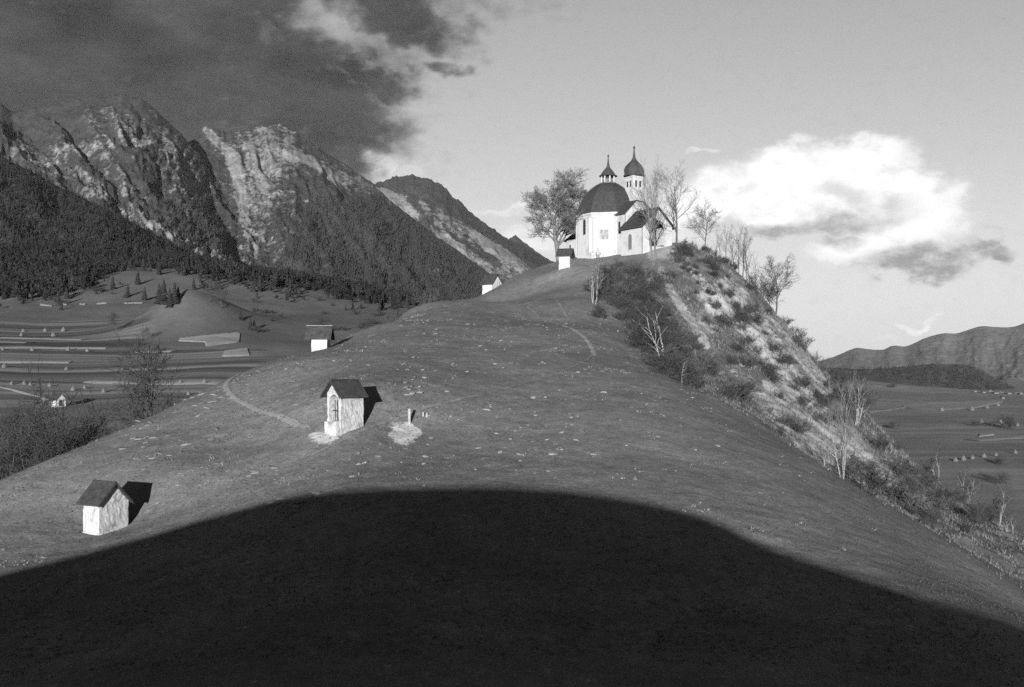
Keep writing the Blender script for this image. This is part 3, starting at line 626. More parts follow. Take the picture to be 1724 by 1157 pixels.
    MB().lathe([(.045, 2.0), (.045, 6.9)], 6, 0, 7.3, -2.07).build('drainpipe', M['metal'], t)
    # sacristy with a lean-to roof behind the octagon
    MB().box(-8.6, -4.2, -2.7, 1.2, -2.5, 4.1).build('sacristy_wall', M['plaster'], t)
    MB().prism([(-8.9, -3.0, 3.95), (-4.3, -3.0, 5.6), (-4.3, -3.0, 5.75), (-8.9, -3.0, 4.1)], (0, 4.5, 0)).build('sacristy_roof', M['shingle'], t)
    w = MB().box(-7.5, -6.95, -2.76, -2.66, 2.3, 3.35).build('window', M['stonework'], t); MB().box(-7.42, -7.03, -2.775, -2.7, 2.38, 3.27).build('pane', M['glass'], w)
    return t

# ------------------------------------------------------------------ wayside shrines on the path
def shrine(px, py, d, yaw, L, Wd, hwall, rise, over, label, mat, bury=1.5, niche=False, pale_ridge=False, gable_over=.18, back_over=.18, rows=9, seed=0):
    """ridge along local x; front corner of the visible walls at pixel (px, py), distance d; local x points along the ridge towards the camera-facing gable"""
    x, y, z = P(px, py, d)
    t = empty('wayside_shrine', (x, y, z), math.radians(yaw))
    tag(t, label, 'shrine', 'wayside shrines along the pilgrim path')
    xa, xb = -L, 0.0; ya, yb = 0.0, Wd              # corner at origin: wall on y=0 faces the viewer's left, gable at x=0
    ym = Wd/2; h = hwall
    if niche:
        m = MB(); w = Wd*.70; zs = h-.55; z0 = .42; ap = arch_poly(w, z0, zs, 10); top = lambda q: h+rise*(1-abs(q)/(Wd/2))
        for (s0, s1) in ((-Wd/2, -w/2), (w/2, Wd/2)):
            m.add([(0,ym+s0,-bury),(0,ym+s1,-bury),(0,ym+s1,top(s1)),(0,ym+s0,top(s0))], [(0,1,2,3)])
        m.add([(0,ym-w/2,-bury),(0,ym+w/2,-bury),(0,ym+w/2,z0),(0,ym-w/2,z0)], [(0,1,2,3)])
        a = ap[1:-1]
        for (s0, za), (s1, z1) in zip(a[:-1], a[1:]): m.add([(0,ym+s0,za),(0,ym+s1,z1),(0,ym+s1,top(s1)),(0,ym+s0,top(s0))], [(0,1,2,3)])
        dp = -.75
        for (s0, za), (s1, z1) in zip(ap[:-1], ap[1:]): m.add([(0,ym+s0,za),(dp,ym+s0,za),(dp,ym+s1,z1),(0,ym+s1,z1)], [(0,1,2,3)])
        m.add([(0,ym-w/2,z0),(dp,ym-w/2,z0),(dp,ym+w/2,z0),(0,ym+w/2,z0)], [(0,1,2,3)])
        m.add([(xa,ya,-bury),(0,ya,-bury),(0,ya,h),(xa,ya,h)], [(0,1,2,3)]); m.add([(xa,yb,-bury),(0,yb,-bury),(0,yb,h),(xa,yb,h)], [(0,1,2,3)])
        m.add([(xa,ya,-bury),(xa,yb,-bury),(xa,yb,h),(xa,ym,h+rise),(xa,ya,h)], [(0,1,2,3,4)])
        wl = m.build('wall', mat, t, cuts=4, rough=.07, seed=seed)
        MB().add([(dp+.01,ym+s,zz) for s, zz in ap], [tuple(range(len(ap)))]).build('niche_back', M['fresco'], wl)
        for k, s in enumerate((-.16, .02, .17)):
            c = ym+s; MB().prism([(-.28,c,z0),(-.28,c+.035,z0),(-.28,c+.035+.08*(k-.6),zs+.1),(-.28,c+.08*(k-.6),zs+.1)], (.035,0,0)).build('grille_bar', M['dark_wood'], wl)
        MB().box(-.30, -.26, ym-w/2, ym+w/2, z0+.62, z0+.67).build('grille_rail', M['dark_wood'], wl)
        MB().box(-.05, .30, ym-w*.62, ym+w*.62, -.55, .36).build('altar_step', M['old_plaster'], t, rough=.05, cuts=3, seed=5)
    else:
        m = MB().prism([(xa,ya,-bury),(xa,yb,-bury),(xa,yb,h),(xa,ym,h+rise),(xa,ya,h)], (L,0,0))
        wl = m.build('wall', mat, t, cuts=4, rough=.06, seed=seed)
        MB().box(xa-.04, .05, -.05, Wd+.05, -bury, .12).build('plinth', mat, t, cuts=4, rough=.05, seed=seed+4)
    k = rise/(Wd/2); th = .07; ze = h-k*over+.03; zr = h+rise+.03
    rf = gable_roof(xa-back_over, xb+gable_over, ya-over, yb+over, ze, ze, ym, zr, th).build('roof', M['shingle'], t)
    for y in (ya-over, yb+over):
        sl = shingle_rows(xa-back_over, xb+gable_over, y, ze, ym, zr, th, rows, seed+int(y > 0)).build('shingles', M['shingle'], rf)
        sl['kind'] = 'stuff'
    MB().box(xa-back_over-.02, xb+gable_over+.02, ym-.09, ym+.09, zr+th*1.25, zr+th*1.25+.05).build('ridge_board', M['ridge'] if pale_ridge else M['dark_wood'], rf)
    for s in (-1, 1):
        MB().prism([(xb+gable_over+.003, ym+s*(Wd/2+over), ze-.06), (xb+gable_over+.003, ym+s*.004, zr-.02), (xb+gable_over+.003, ym+s*.004, zr+.12), (xb+gable_over+.003, ym+s*(Wd/2+over), ze+.10)], (.035,0,0)).build('barge_board', M['dark_wood'], rf)
    return t
def build_shrines():
    shrine(167, 902, 65, -32, 1.42, 2.05, 1.85, 1.02, .2, 'solid white shrine with dark roof nearest the big shadow at lower left', M['old_plaster'], back_over=.45, seed=1, bury=2.2)
    shrine(551, 719, 72.8, 230, 1.95, 1.3, 2.2, .72, .30, 'crumbling white shrine with open arched niche at the bend of the path', M['old_plaster'], niche=True, gable_over=.32, seed=2, bury=1.8)
    shrine(550.5, 596, 104, -4, 1.45, 1.35, 1.5, 1.0, .14, 'white shrine with pale ridge board at the meadow edge before the left valley', M['plaster'], pale_ridge=True, gable_over=.36, back_over=.62, seed=3, bury=3.0)
    shrine(828, 490, 178, -38, 1.9, 2.6, 1.2, 1.45, .2, 'low white shrine on the skyline left of the church, above the winding path', M['plaster'], back_over=.6, seed=4, rows=6)
    shrine(959, 447, 168, -16, 1.6, 2.3, 1.45, 1.05, .16, 'white shrine just below the church wall and the big bare tree', M['plaster'], gable_over=.3, back_over=.55, seed=5, rows=6, bury=2.5)
# ------------------------------------------------------------------ vegetation
def tubes_mesh(name, tubes, sides, mat):
    """tubes: list of (points, radii); all become one mesh"""
    V = []; Fc = []; o = 0
    cs = [(math.cos(2*math.pi*k/sides), math.sin(2*math.pi*k/sides)) for k in range(sides)]
    for pts, rad in tubes:
        n = len(pts); d = pts[-1]-pts[0]
        a = Vector((1,0,0)) if abs(d.x) < abs(d.z)+abs(d.y) else Vector((0,1,0))
        e1 = d.cross(a); e1.normalize(); e2 = d.cross(e1); e2.normalize()
        for p, r in zip(pts, rad):
            for c, s in cs: V.append((p.x+r*(c*e1.x+s*e2.x), p.y+r*(c*e1.y+s*e2.y), p.z+r*(c*e1.z+s*e2.z)))
        for i in range(n-1):
            for k in range(sides):
                a0, b0 = o+i*sides+k, o+i*sides+(k+1) % sides; Fc.append((a0, b0, b0+sides, a0+sides))
        o += n*sides
    if not V: return None
    return np_mesh(name, np.array(V), np.array(Fc), mat)
def grow(rnd, p, d, L, r, lev, maxlev, cfg, out):
    n = 5 if lev == 0 else (4 if lev == 1 else 3)
    pts = [p.copy()]; rad = [r]; cur = d.normalized(); q = p.copy()
    for i in range(n):
        cur = (cur+Vector((rnd.gauss(0,1), rnd.gauss(0,1), rnd.gauss(0,1)))*cfg['bend'][min(lev, len(cfg['bend'])-1)]+Vector((0,0,1))*cfg['up']).normalized()
        q = q+cur*(L/n); pts.append(q.copy()); rad.append(max(r*(1-(i+1)/n*cfg['taper']), cfg['rmin']))
    out[min(lev, maxlev)].append((pts, rad))
    if lev >= maxlev: return
    k = cfg['kids'][lev]; lo = cfg['start'][lev]
    for j in range(k):
        f = lo+(1-lo)*(j+rnd.random())/k; i = min(int(f*n), n-1); w = f*n-i
        base = pts[i].lerp(pts[i+1], w); ax = (pts[i+1]-pts[i]).normalized()
        ang = math.radians(rnd.uniform(*cfg['angle'][lev])); az = rnd.uniform(0, 2*math.pi)
        s1 = ax.orthogonal().normalized(); s2 = ax.cross(s1); nd = ax*math.cos(ang)+(s1*math.cos(az)+s2*math.sin(az))*math.sin(ang)
        grow(rnd, base, nd, L*cfg['ratio'][lev]*rnd.uniform(.7, 1.15)*(1.15-.45*f), max(r*(1-f*cfg['taper'])*.62, cfg['rmin']), lev+1, maxlev, cfg, out)
CFG = {
 'broad': dict(bend=[.07,.16,.2,.25], up=.05, taper=.75, rmin=.0135, kids=[20,11,9,7], start=[.22,.25,.15,.1], angle=[(25,62),(25,60),(25,60),(25,60)], ratio=[.60,.54,.5,.5], lev=4, r=.026, trunk=.86),
 'tall': dict(bend=[.05,.13,.18,.22], up=.10, taper=.8, rmin=.011, kids=[14,7,6], start=[.25,.15,.15], angle=[(20,45),(22,50),(25,55)], ratio=[.5,.5,.5], lev=3, r=.016, trunk=.95),
 'thin': dict(bend=[.05,.12,.18], up=.10, taper=.85, rmin=.010, kids=[14,7], start=[.25,.15], angle=[(18,42),(22,50)], ratio=[.38,.45], lev=2, r=.011, trunk=.98),
 'fan': dict(bend=[.10,.16,.2,.25], up=.04, taper=.75, rmin=.012, kids=[14,9,8], start=[.3,.2,.15], angle=[(25,60),(25,55),(25,55)], ratio=[.65,.55,.5], lev=3, r=.016, trunk=.85),
 'birch': dict(bend=[.12,.2,.24], up=.12, taper=.7, rmin=.009, kids=[7,7,7], start=[.3,.2,.15], angle=[(25,55),(25,60),(25,60)], ratio=[.55,.55,.5], lev=3, r=.02, trunk=.95),
 'shrub': dict(bend=[.16,.22,.25], up=.08, taper=.8, rmin=.010, kids=[9,7], start=[.15,.1], angle=[(20,55),(25,60)], ratio=[.6,.55], lev=2, r=.012, trunk=.95),
}
M['bark'] = simple('dark_bark', .025, .055, 6, 4, .6, .3, .01)
M['grey_bark'] = simple('grey_bark', .05, .10, 6, 4, .6, .3, .01)
M['twig'] = simple('bare_twigs', .035, .06, 4, 2, .5)
M['pale_twig'] = simple('pale_dry_twigs', .06, .11, 4, 2, .5)
M['dark_twig'] = simple('dark_twigs', .022, .04, 4, 2, .5)
def birch_material():
    m, t = new_mat('birch_bark'); tcn = t.n('ShaderNodeTexCoord'); p = tcn.outputs['Object']
    n = t.noise(t.mapping(p, scale=(2, 2, 7)), 1.6, 4, .6); t.put(t.b.inputs['Base Color'], t.mix(t.ss(n, .53, .62), t.ss(n, .3, .6, .11, .19), .03)); return m
M['birch'] = birch_material()
PROTO = {}
def tree_meshes(kind, seed, H, stems=1, bark='bark', twig='twig', lean=.08):
    key = (kind, seed, stems, bark, twig)
    if key in PROTO: return PROTO[key]
    rnd = random.Random(seed); cfg = CFG[kind]; ml = cfg['lev']; out = [[] for _ in range(ml+1)]
    for s in range(stems):
        a = rnd.uniform(0, 2*math.pi); l = lean if stems == 1 else rnd.uniform(.12, .5)
        p = Vector((math.cos(a), math.sin(a), 0))*(.0 if stems == 1 else rnd.uniform(.05, .35)); p.z = -.35
        grow(rnd, p, Vector((math.cos(a)*l, math.sin(a)*l, 1)), H*cfg['trunk']*(1 if s == 0 else rnd.uniform(.6, .95)), H*cfg['r']*(1 if stems == 1 else .7), 0, ml, cfg, out)
    tm = tubes_mesh(kind+'_trunk', out[0]+(out[1] if ml > 2 else []), 6, M[bark]); cm = tubes_mesh(kind+'_crown', sum(out[(2 if ml > 2 else 1):], []), 3, M[twig])
    PROTO[key] = (tm, cm); return tm, cm
def tree(name, loc, H, kind, seed, label, cat='tree', group=None, stems=1, bark='bark', twig='twig', H0=None, rz=None, squash=1.0, tilt=(0, 0)):
    H0 = H0 or {'broad': 11, 'tall': 10, 'thin': 7, 'fan': 7.5, 'birch': 6, 'shrub': 2}[kind]
    tm, cm = tree_meshes(kind, seed, H0, stems, bark, twig)
    t = empty(name, loc, random.Random(seed*31+int(loc[0]*10)).uniform(0, 6.28) if rz is None else rz)
    t.rotation_euler.x, t.rotation_euler.y = tilt
    s = H/H0; t.scale = (s*squash, s*squash, s)
    stemname = 'stems' if (kind == 'shrub') else 'trunk'
    for n, me in ((stemname, tm), ('crown', cm)):
        if me: link(bpy.data.objects.new(n, me), t)
    tag(t, label, cat, group); return t
_d = np.arange(24, 215, .25)
def hit(px, py):
    """first point of the meadow hill along the line of sight through a pixel"""
    x = (px-CX)/F*_d; z = hill(x, _d, False); s = HY-F*z/_d
    k = np.nonzero(s <= py)[0]
    if len(k) == 0: k = [int(np.argmin(s))]
    d = float(_d[k[0]]); return ((px-CX)/F*d, d, float(z[k[0]]))
_vd = np.exp(np.linspace(math.log(180), math.log(3000), 900))
def vhit(px, py):
    x = (px-CX)/F*_vd; z = valley(x, _vd); s = HY-F*z/_vd; k = np.nonzero(s <= py)[0]
    k = k[0] if len(k) else int(np.argmin(s)); d = float(_vd[k]); return ((px-CX)/F*d, d, float(z[k]))
def at(px, d): x = (px-CX)/F*d; return (x, d, hz(x, d))
def vat(px, d): x = (px-CX)/F*d; return (x, d, vz(x, d))
def top_h(loc, py): return (HY-py)/F*loc[1]-loc[2]     # height of a thing at loc whose top is seen at row py

ORD = ['first', 'second', 'third', 'fourth', 'fifth', 'sixth', 'seventh', 'eighth', 'ninth', 'tenth', 'eleventh', 'twelfth', 'thirteenth', 'fourteenth', 'fifteenth', 'sixteenth']
def scarp_zone(x, y):
    best = min(SPOTS, key=lambda s: ((x-s[0])/1.0)**2+((y-s[1])/1.0)**2); return best[2]
SPOTS = [(1045,485,'right of the highest birch'), (1110,570,'behind the many-branched birch'), (1160,640,'beside the low leaning birch'), (1190,450,'just below the porch corner'), (1240,480,'below the skyline grove'), (1205,540,'beside the bright sand scar'), (1300,560,'under the fan-crowned skyline tree'),
         (1250,650,'halfway down the scarp'), (1330,720,'above the meadow edge in mid scarp'), (1345,600,'near the right skyline of the scarp'), (1425,670,'behind the tall birch clump'), (1490,800,'right of the tall birch clump'), (1560,840,'on the low right end of the scarp'), (1630,880,'lowest on the scarp near the right frame edge')]
def build_trees():
    T = tree
    p = at(941, 193); T('broadleaf_tree', p, top_h(p, 312), 'broad', 3, 'large spreading bare tree with dense crown left of the church dome', H0=11, bark='grey_bark', twig='pale_twig', rz=.4, squash=1.32)
    p = at(1098, 172); T('broadleaf_tree', p, top_h(p, 306), 'tall', 11, 'slim bare tree leaning right in front of the porch arch', bark='grey_bark', twig='pale_twig', squash=.8, tilt=(0, .07), rz=0)
    p = at(1105, 173); T('broadleaf_tree', p, top_h(p, 303), 'tall', 12, 'slim bare tree crossing its leaning neighbour before the porch arch', bark='grey_bark', twig='pale_twig', squash=.8, tilt=(0, -.02), rz=0)
    p = at(1139, 177); T('broadleaf_tree', p, top_h(p, 305), 'tall', 13, 'straight bare tree at the right corner of the church porch', rz=2.0, squash=1.15)
    p = at(1186, 185); T('broadleaf_tree', p, top_h(p, 352), 'fan', 14, 'bare tree standing alone between the porch and the thin grove', rz=1.0)
    for i, (x, d, ty) in enumerate([(1203,184,392),(1212,183,398),(1221,182.5,385),(1230,182,400),(1237,181,388),(1244,182,396),(1250,181,386),(1257,181,400),(1263,180,398),(1272,179.5,440)]):
        p = at(x, d); T('broadleaf_tree', p, top_h(p, ty)*1.03, 'thin', 20+i % 4, ORD[i]+' thin bare tree from the left in the skyline grove right of the church', group='thin bare trees of the skyline grove')
    p = at(1306, 177); T('broadleaf_tree', p, top_h(p, 440), 'fan', 31, 'bare tree with fan crown standing out on the skyline of the scarp', rz=.3, squash=1.1)
    for i, (x, d, ty) in enumerate([(1268,180,455),(1284,178,462),(1292,178,470),(1346,170,548),(1352,171,556),(1372,166,590),(1385,165,598)]):
        p = at(x, d); T('shrub', p, max(1.6, top_h(p, ty)), 'shrub', 40+i % 3, ORD[i]+' leafless bush from the top along the scarp skyline below the grove', 'bush', 'bushes on the scarp skyline', stems=5, H0=2)
    for i, (x, d, ty) in enumerate([(1152,186,402),(1163,187,405),(1172,186,412)]):
        p = at(x, d); T('shrub', p, max(1.2, top_h(p, ty)), 'shrub', 43+i % 2, ORD[i]+' low rounded bush right of the porch corner on the skyline', 'bush', 'bushes beside the porch', stems=6, H0=2, twig='dark_twig')
    # birches along the meadow edge
    p = hit(1000, 512); T('birch_tree', p, top_h(p, 428), 'birch', 51, 'white birch with crooked stems highest on the meadow edge below the church', stems=3, bark='birch', twig='pale_twig', H0=6, squash=.75)
    p = hit(1118, 620); T('birch_tree', p, top_h(p, 512), 'birch', 52, 'many-branched white birch halfway down the meadow edge', stems=2, bark='birch', twig='dark_twig', H0=6, rz=.9, squash=1.1)
    p = hit(1150, 648); T('birch_tree', p, top_h(p, 600), 'birch', 53, 'low white birch leaning right just below the many-branched birch', stems=2, bark='birch', twig='dark_twig', H0=6, tilt=(0, .35), rz=0)
    p = hit(1418, 806); T('birch_tree', p, top_h(p, 665), 'birch', 54, 'tall pale birch clump on the right edge of the sunlit meadow', stems=4, bark='birch', twig='pale_twig', H0=6, rz=.2, squash=.5)
    p = hit(1388, 785); T('birch_tree', p, top_h(p, 755), 'birch', 55, 'small forked birch at the meadow edge left of the tall clump', stems=1, bark='birch', twig='dark_twig', H0=6, squash=1.3)
    for i, (x, y, ty, lab) in enumerate([(1440,715,628,'grey birch nearest the tall pale clump behind the scarp edge'), (1425,690,640,'grey birch behind the scarp edge, left of its neighbour'), (1578,800,757,'white birch with dark crown lowest ridge of the scarp, seen before the hay rows'), (1618,836,792,'white birch cluster halfway between the hay rows and the frame corner'),
            (1630,842,800,'slender white birch beside the birch cluster on the lower scarp'), (1683,880,820,'upright birch near the right frame edge above the field'), (1697,898,862,'white birch pair left stem at the right frame edge'), (1706,900,865,'white birch leaning right at the right frame edge')]):
        p = hit(x, y); T('birch_tree', p, max(2.0, top_h(p, ty)), 'birch', 56+i % 3, lab, stems=2 if i % 2 else 3, bark='birch', twig='dark_twig', H0=6, squash=.9)
    # trees beyond the left edge of the hill
    p = at(286, 112); T('broadleaf_tree', p, top_h(p, 588), 'fan', 61, 'bare tree rising behind the left slope in front of the strip fields', twig='dark_twig', rz=.5, squash=.95)
    for i, (x, d, ty, lab) in enumerate([(20,118,690,'dark bare tree at the left frame edge in the shaded hollow'), (60,112,715,'dark bare tree in the shaded hollow, right of the frame-edge tree'), (104,104,702,'bare tree standing upright below the small white field chapel'), (130,108,712,'bare bushy tree right of the upright tree below the field chapel'), (-15,105,720,'dark bare tree cut by the left frame edge'), (40,100,735,'dark bare tree lowest in the shaded hollow at left'), (150,112,722,'small bare tree at the meadow edge right of the hollow'), (80,116,705,'dark bare tree behind the others in the shaded hollow')]):
        p = at(x, d); T('broadleaf_tree', p, top_h(p, ty), 'fan', 62+i % 3, lab, twig='dark_twig', squash=.8)
    for i, (x, d) in enumerate([(10,95),(60,97),(150,104),(-5,100),(110,97)]):
        p = at(x, d); T('shrub', p, 2.4+.4*(i % 3), 'shrub', 40+i % 3, 'dark leafless bush in the shaded hollow at the left edge', 'bush', 'bushes in the shaded hollow', stems=5, H0=2, twig='dark_twig')
    for i, (x, d, ty) in enumerate([(722,158,482),(735,160,492),(660,135,520),(868,205,455),(600,126,552)]):
        p = at(x, d); T('shrub', p, max(1.5, top_h(p, ty)), 'shrub', 40+i % 3, 'leafless bush peeping over the left skyline of the meadow', 'bush', 'bushes behind the left skyline', stems=4, H0=2)
    # scrub on the scarp: single bushes, biggest where the photograph is darkest
    rnd = random.Random(5); n = 0
    DARKS = [(1040,480,40,25),(1075,510,40,30),(1100,560,35,40),(1120,600,30,30),(1050,490,45,30),(1090,545,40,40),(1140,600,40,50),(1180,450,40,30),(1200,480,30,30),(1260,520,40,40),(1180,640,40,40),(1240,600,70,60),(1260,680,70,40),(1320,640,30,40),(1330,730,40,25),(1430,660,35,60),(1500,790,60,40),(1560,830,60,40),(1620,870,50,30),(1480,830,50,30),(1300,560,60,50),(1400,690,40,40),(1210,440,30,20)]
    while n < 290:
        cx, cy, sx, sy = DARKS[rnd.randrange(len(DARKS))]; x, y = rnd.gauss(cx, sx*.6), rnd.gauss(cy, sy*.6)
        p = hit(x, y)
        if p[1] > 190 or float(edge_side(np.array([p[0]]), np.array([p[1]]))[0]) < (-.5 if y > 520 else -9) or y > 960 or x > 1740 or (x > 1040 and x < 1130 and y < 450): continue
        if x > 1275 and y < 800 and rnd.random() < .62: continue
        if float(scarp_top(np.array([p[0]]), np.array([p[1]]))[0]) < .3 and p[1] > 160 and not (1000 < x < 1100): continue
        hh = rnd.uniform(.9, 2.6) if not (x > 1150 and y < 500) else rnd.uniform(.6, 1.5); T('shrub', p, hh, 'shrub', 40+rnd.randrange(6), ('low ' if hh < 1.4 else ('middling ' if hh < 2.0 else 'tall '))+'leafless shrub on the eroded scarp, '+scarp_zone(x, y), 'shrub', 'shrubs on the eroded scarp', stems=6, H0=2, twig=rnd.choice(['twig', 'dark_twig', 'dark_twig', 'dark_twig']), squash=rnd.uniform(1.0, 1.7)); n += 1

# dry grass standing on the scarp and short tufts on the meadow: uncountable
def tuft_mesh(pts, hgt, wid, nb, seed, lean=.4):
    r = np.random.RandomState(seed); n = len(pts); P3 = np.repeat(np.asarray(pts), nb, 0); H = np.repeat(hgt, nb)*r.uniform(.6, 1.2, n*nb); Wd = np.repeat(wid, nb)*r.uniform(.6, 1.3, n*nb)
    a = r.uniform(0, 2*np.pi, n*nb); off = r.uniform(0, 1, n*nb)*np.repeat(wid, nb)*2.2; b = r.uniform(0, 2*np.pi, n*nb)
    base = P3+np.stack([np.cos(b)*off, np.sin(b)*off, -.03+0*b], -1); sx, sy = np.cos(a)*Wd/2, np.sin(a)*Wd/2
    lx, ly = r.normal(0, lean, n*nb)*H, r.normal(0, lean, n*nb)*H
    v = np.empty((n*nb, 3, 3)); v[:,0] = base+np.stack([sx, sy, 0*sx], -1); v[:,1] = base-np.stack([sx, sy, 0*sx], -1); v[:,2] = base+np.stack([lx, ly, H], -1)
    return v.reshape(-1, 3), np.arange(n*nb*3).reshape(-1, 3)
def scatter_hill(n, seed, xr, yr, dens):
    r = np.random.RandomState(seed); x = r.uniform(*xr, n); y = r.uniform(*yr, n); z = hill(x, y, True); px, py = hill_px(x, y, z)
    k = r.uniform(0, 1, n) < dens(x, y, z, px, py); return np.stack([x[k], y[k], z[k]], -1)
def stuff(name, vf, mat, label):
    o = link(bpy.data.objects.new(name, np_mesh(name, vf[0], vf[1], mat))); o['kind'] = 'stuff'; o['label'] = label; o['category'] = 'grass'; return o
def build_grass():
    def d_pale(x, y, z, px, py): return sstep(fbm(x/4, y/4, 4, 71), .05, .45)*(1-scarp(x, y))*np.where((px > -20) & (px < 1500) & (y > 57), 1, 0)*np.clip(1.5-px/1300, .1, 1)*(1-sstep(y, 120, 150))
    r0 = np.random.RandomState(8); p0 = scatter_hill(26000, 14, (-42, 30), (57, 150), d_pale)
    stuff('pale_tufts', tuft_mesh(p0, r0.uniform(.05, .16, len(p0)), r0.uniform(.05, .12, len(p0)), 5, 6, .9), simple('withered_tufts', .08, .15, .8, 5, .7, coord='Object'), 'withered pale grass tufts dotted over the meadow')
    def d_sc(x, y, z, px, py): return np.clip(scarp(x, y)*scarp_top(x, y), 0, 1)*(.35+.65*sstep(fbm(x/6, y/6, 3, 61), -.2, .3))*np.where((px < 1800) & (y > 60), 1, 0)
    r = np.random.RandomState(3)
    p = scatter_hill(36000, 11, (8, 66), (58, 190), d_sc); n = len(p)
    stuff('dry_grass', tuft_mesh(p, r.uniform(.25, .7, n)*np.interp(p[:,1], [60,90,140], [.4,.6,1]), r.uniform(.05, .12, n)*np.interp(p[:,1], [60,90,140], [.5,.7,1]), 4, 1), simple('dry_grass_blades', .03, .11, .35, 5, .7, coord='Object'), 'pale dry grass standing on the eroded scarp')
    def d_me(x, y, z, px, py): return (1-scarp(x, y)*scarp_top(x, y))*np.clip(1.25-y/140, .15, 1)*(.3+.7*sstep(fbm(x/5, y/5, 3, 66), -.3, .4))*np.where((px > -40) & (px < 1770), 1, 0)
    p = scatter_hill(150000, 12, (-42, 36), (40, 140), d_me); n = len(p)
    stuff('meadow_grass', tuft_mesh(p, r.uniform(.05, .13, n), r.uniform(.03, .07, n), 3, 2, .7), simple('meadow_grass_blades', .02, .05, .8, 5, .75, coord='Object'), 'short grazed grass covering the hill')
# ------------------------------------------------------------------ forest
M['conifer'] = simple('conifer_needles', .010, .026, .3, 4, .6, coord='Object')
M['far_conifer'] = simple('far_conifers', .011, .026, .02, 4, .7, coord='Object')
M['wood_conifer'] = simple('shade_painted_conifers', .005, .016, .02, 4, .7, coord='Object')  # darker copy of the conifers: cloud shade put into their colour
def conifer_template(tiers, sides, seed, spread=.2, ragged=.25):
    r = np.random.RandomState(seed); V = []; Fc = []
    for k in range(tiers):
        z0 = .06+.88*k/tiers; z1 = min(1.0, z0+1.45/tiers); rad = spread*(1-k/tiers)**.85+.02; o = len(V)
        for j in range(sides):
            a = 2*np.pi*(j+.5*(k % 2))/sides; q = rad*(1+ragged*r.uniform(-1, 1)*(1 if j % 2 else .6)); V.append((q*np.cos(a), q*np.sin(a), z0-.05*r.uniform(0, 1)))
        V.append((0, 0, z1))
        for j in range(sides): Fc.append((o+j, o+(j+1) % sides, o+sides))
    return np.array(V), np.array(Fc)
def round_template(seed):
    """a broadleaf crown as loose leaf clumps: many small faces through an uneven volume"""
    r = np.random.RandomState(seed); V = []; Fc = []
    lobes = [(r.normal(0, .13), r.normal(0, .13), r.uniform(.4, .75), r.uniform(.16, .26)) for _ in range(6)]
    for k in range(70):
        lx, ly, lz, lr = lobes[k % 6]; d = r.normal(0, 1, 3); d /= np.linalg.norm(d); c = np.array([lx, ly, lz])+d*lr*r.uniform(.55, 1.05)*np.array([1, 1, .9])
        a = np.cross(d, r.normal(0, 1, 3)); a /= np.linalg.norm(a)+1e-9; b = np.cross(d, a); s = r.uniform(.05, .11); o = len(V)
        for q in range(3): t = q*2.094+r.uniform(-.4, .4); V.append(c+s*(a*math.cos(t)+b*math.sin(t))+d*r.uniform(-.03, .03))
        Fc.append((o, o+1, o+2))
    o = len(V); V += [np.array([.02, 0, -.05]), np.array([-.02, .01, -.05]), np.array([0, 0, .55])]; Fc.append((o, o+1, o+2))
    return np.array(V), np.array(Fc)
def forest_mesh(name, pts, hgt, templ, mat, seed):
    r = np.random.RandomState(seed); allv = []; allf = []; o = 0; idx = r.randint(0, len(templ), len(pts))
    for k, (tv, tf) in enumerate(templ):
        q = np.asarray(pts)[idx == k]; h = np.asarray(hgt)[idx == k]; n = len(q); a = r.uniform(0, 6.28, n); w = h*r.uniform(.8, 1.25, n)
        x = tv[None,:,0]*np.cos(a)[:,None]-tv[None,:,1]*np.sin(a)[:,None]; y = tv[None,:,0]*np.sin(a)[:,None]+tv[None,:,1]*np.cos(a)[:,None]
        v = np.stack([q[:,0,None]+x*w[:,None], q[:,1,None]+y*w[:,None], q[:,2,None]+tv[None,:,2]*h[:,None]], -1)
        f = tf[None]+(np.arange(n)*len(tv))[:,None,None]+o; allv.append(v.reshape(-1, 3)); allf.append(f.reshape(-1, 3)); o += n*len(tv)
    ob = link(bpy.data.objects.new(name, np_mesh(name, np.concatenate(allv), np.concatenate(allf), mat))); ob['kind'] = 'stuff'; ob['category'] = 'forest'; return ob
def on_mountain(label, n, keep, seed):
    """random points on a mountain face, chosen evenly over its visible area; keep(px, py) gives the chance that a tree grows there"""
    c, t, X, D, Z = MTN[label]; r = np.random.RandomState(seed)
    i = r.uniform(0, len(t)-1.001, n); j = r.uniform(0, len(c)-1.001, n); i0 = i.astype(int); j0 = j.astype(int); fi, fj = i-i0, j-j0
    def s(A): return (A[i0,j0]*(1-fi)*(1-fj)+A[i0+1,j0]*fi*(1-fj)+A[i0,j0+1]*(1-fi)*fj+A[i0+1,j0+1]*fi*fj)
    x, y, z = s(X), s(D), s(Z); px, py = CX+F*x/y, HY-F*z/y
    k = (r.uniform(0, 1, n) < keep(px, py)) & (px > -60) & (px < 1780); return np.stack([x[k], y[k], z[k]-1.0], -1)
def wood_keep(px, py):
    up = np.interp(px, [0,100,200,240,300,400,520,640,720], [400,405,418,428,440,458,478,498,508]); lo = np.interp(px, [0,100,150,200,240,262,300,330,400,450,520,600,680], [505,503,490,452,446,452,462,466,482,490,494,503,510])
    w = fbm(px/34, py/11, 4, 8, .6); return sstep(py, up-8, up+4)*(1-.96*sstep(py+20*w, lo-14, lo+8))*(1-sstep(py, lo+14, lo+26))
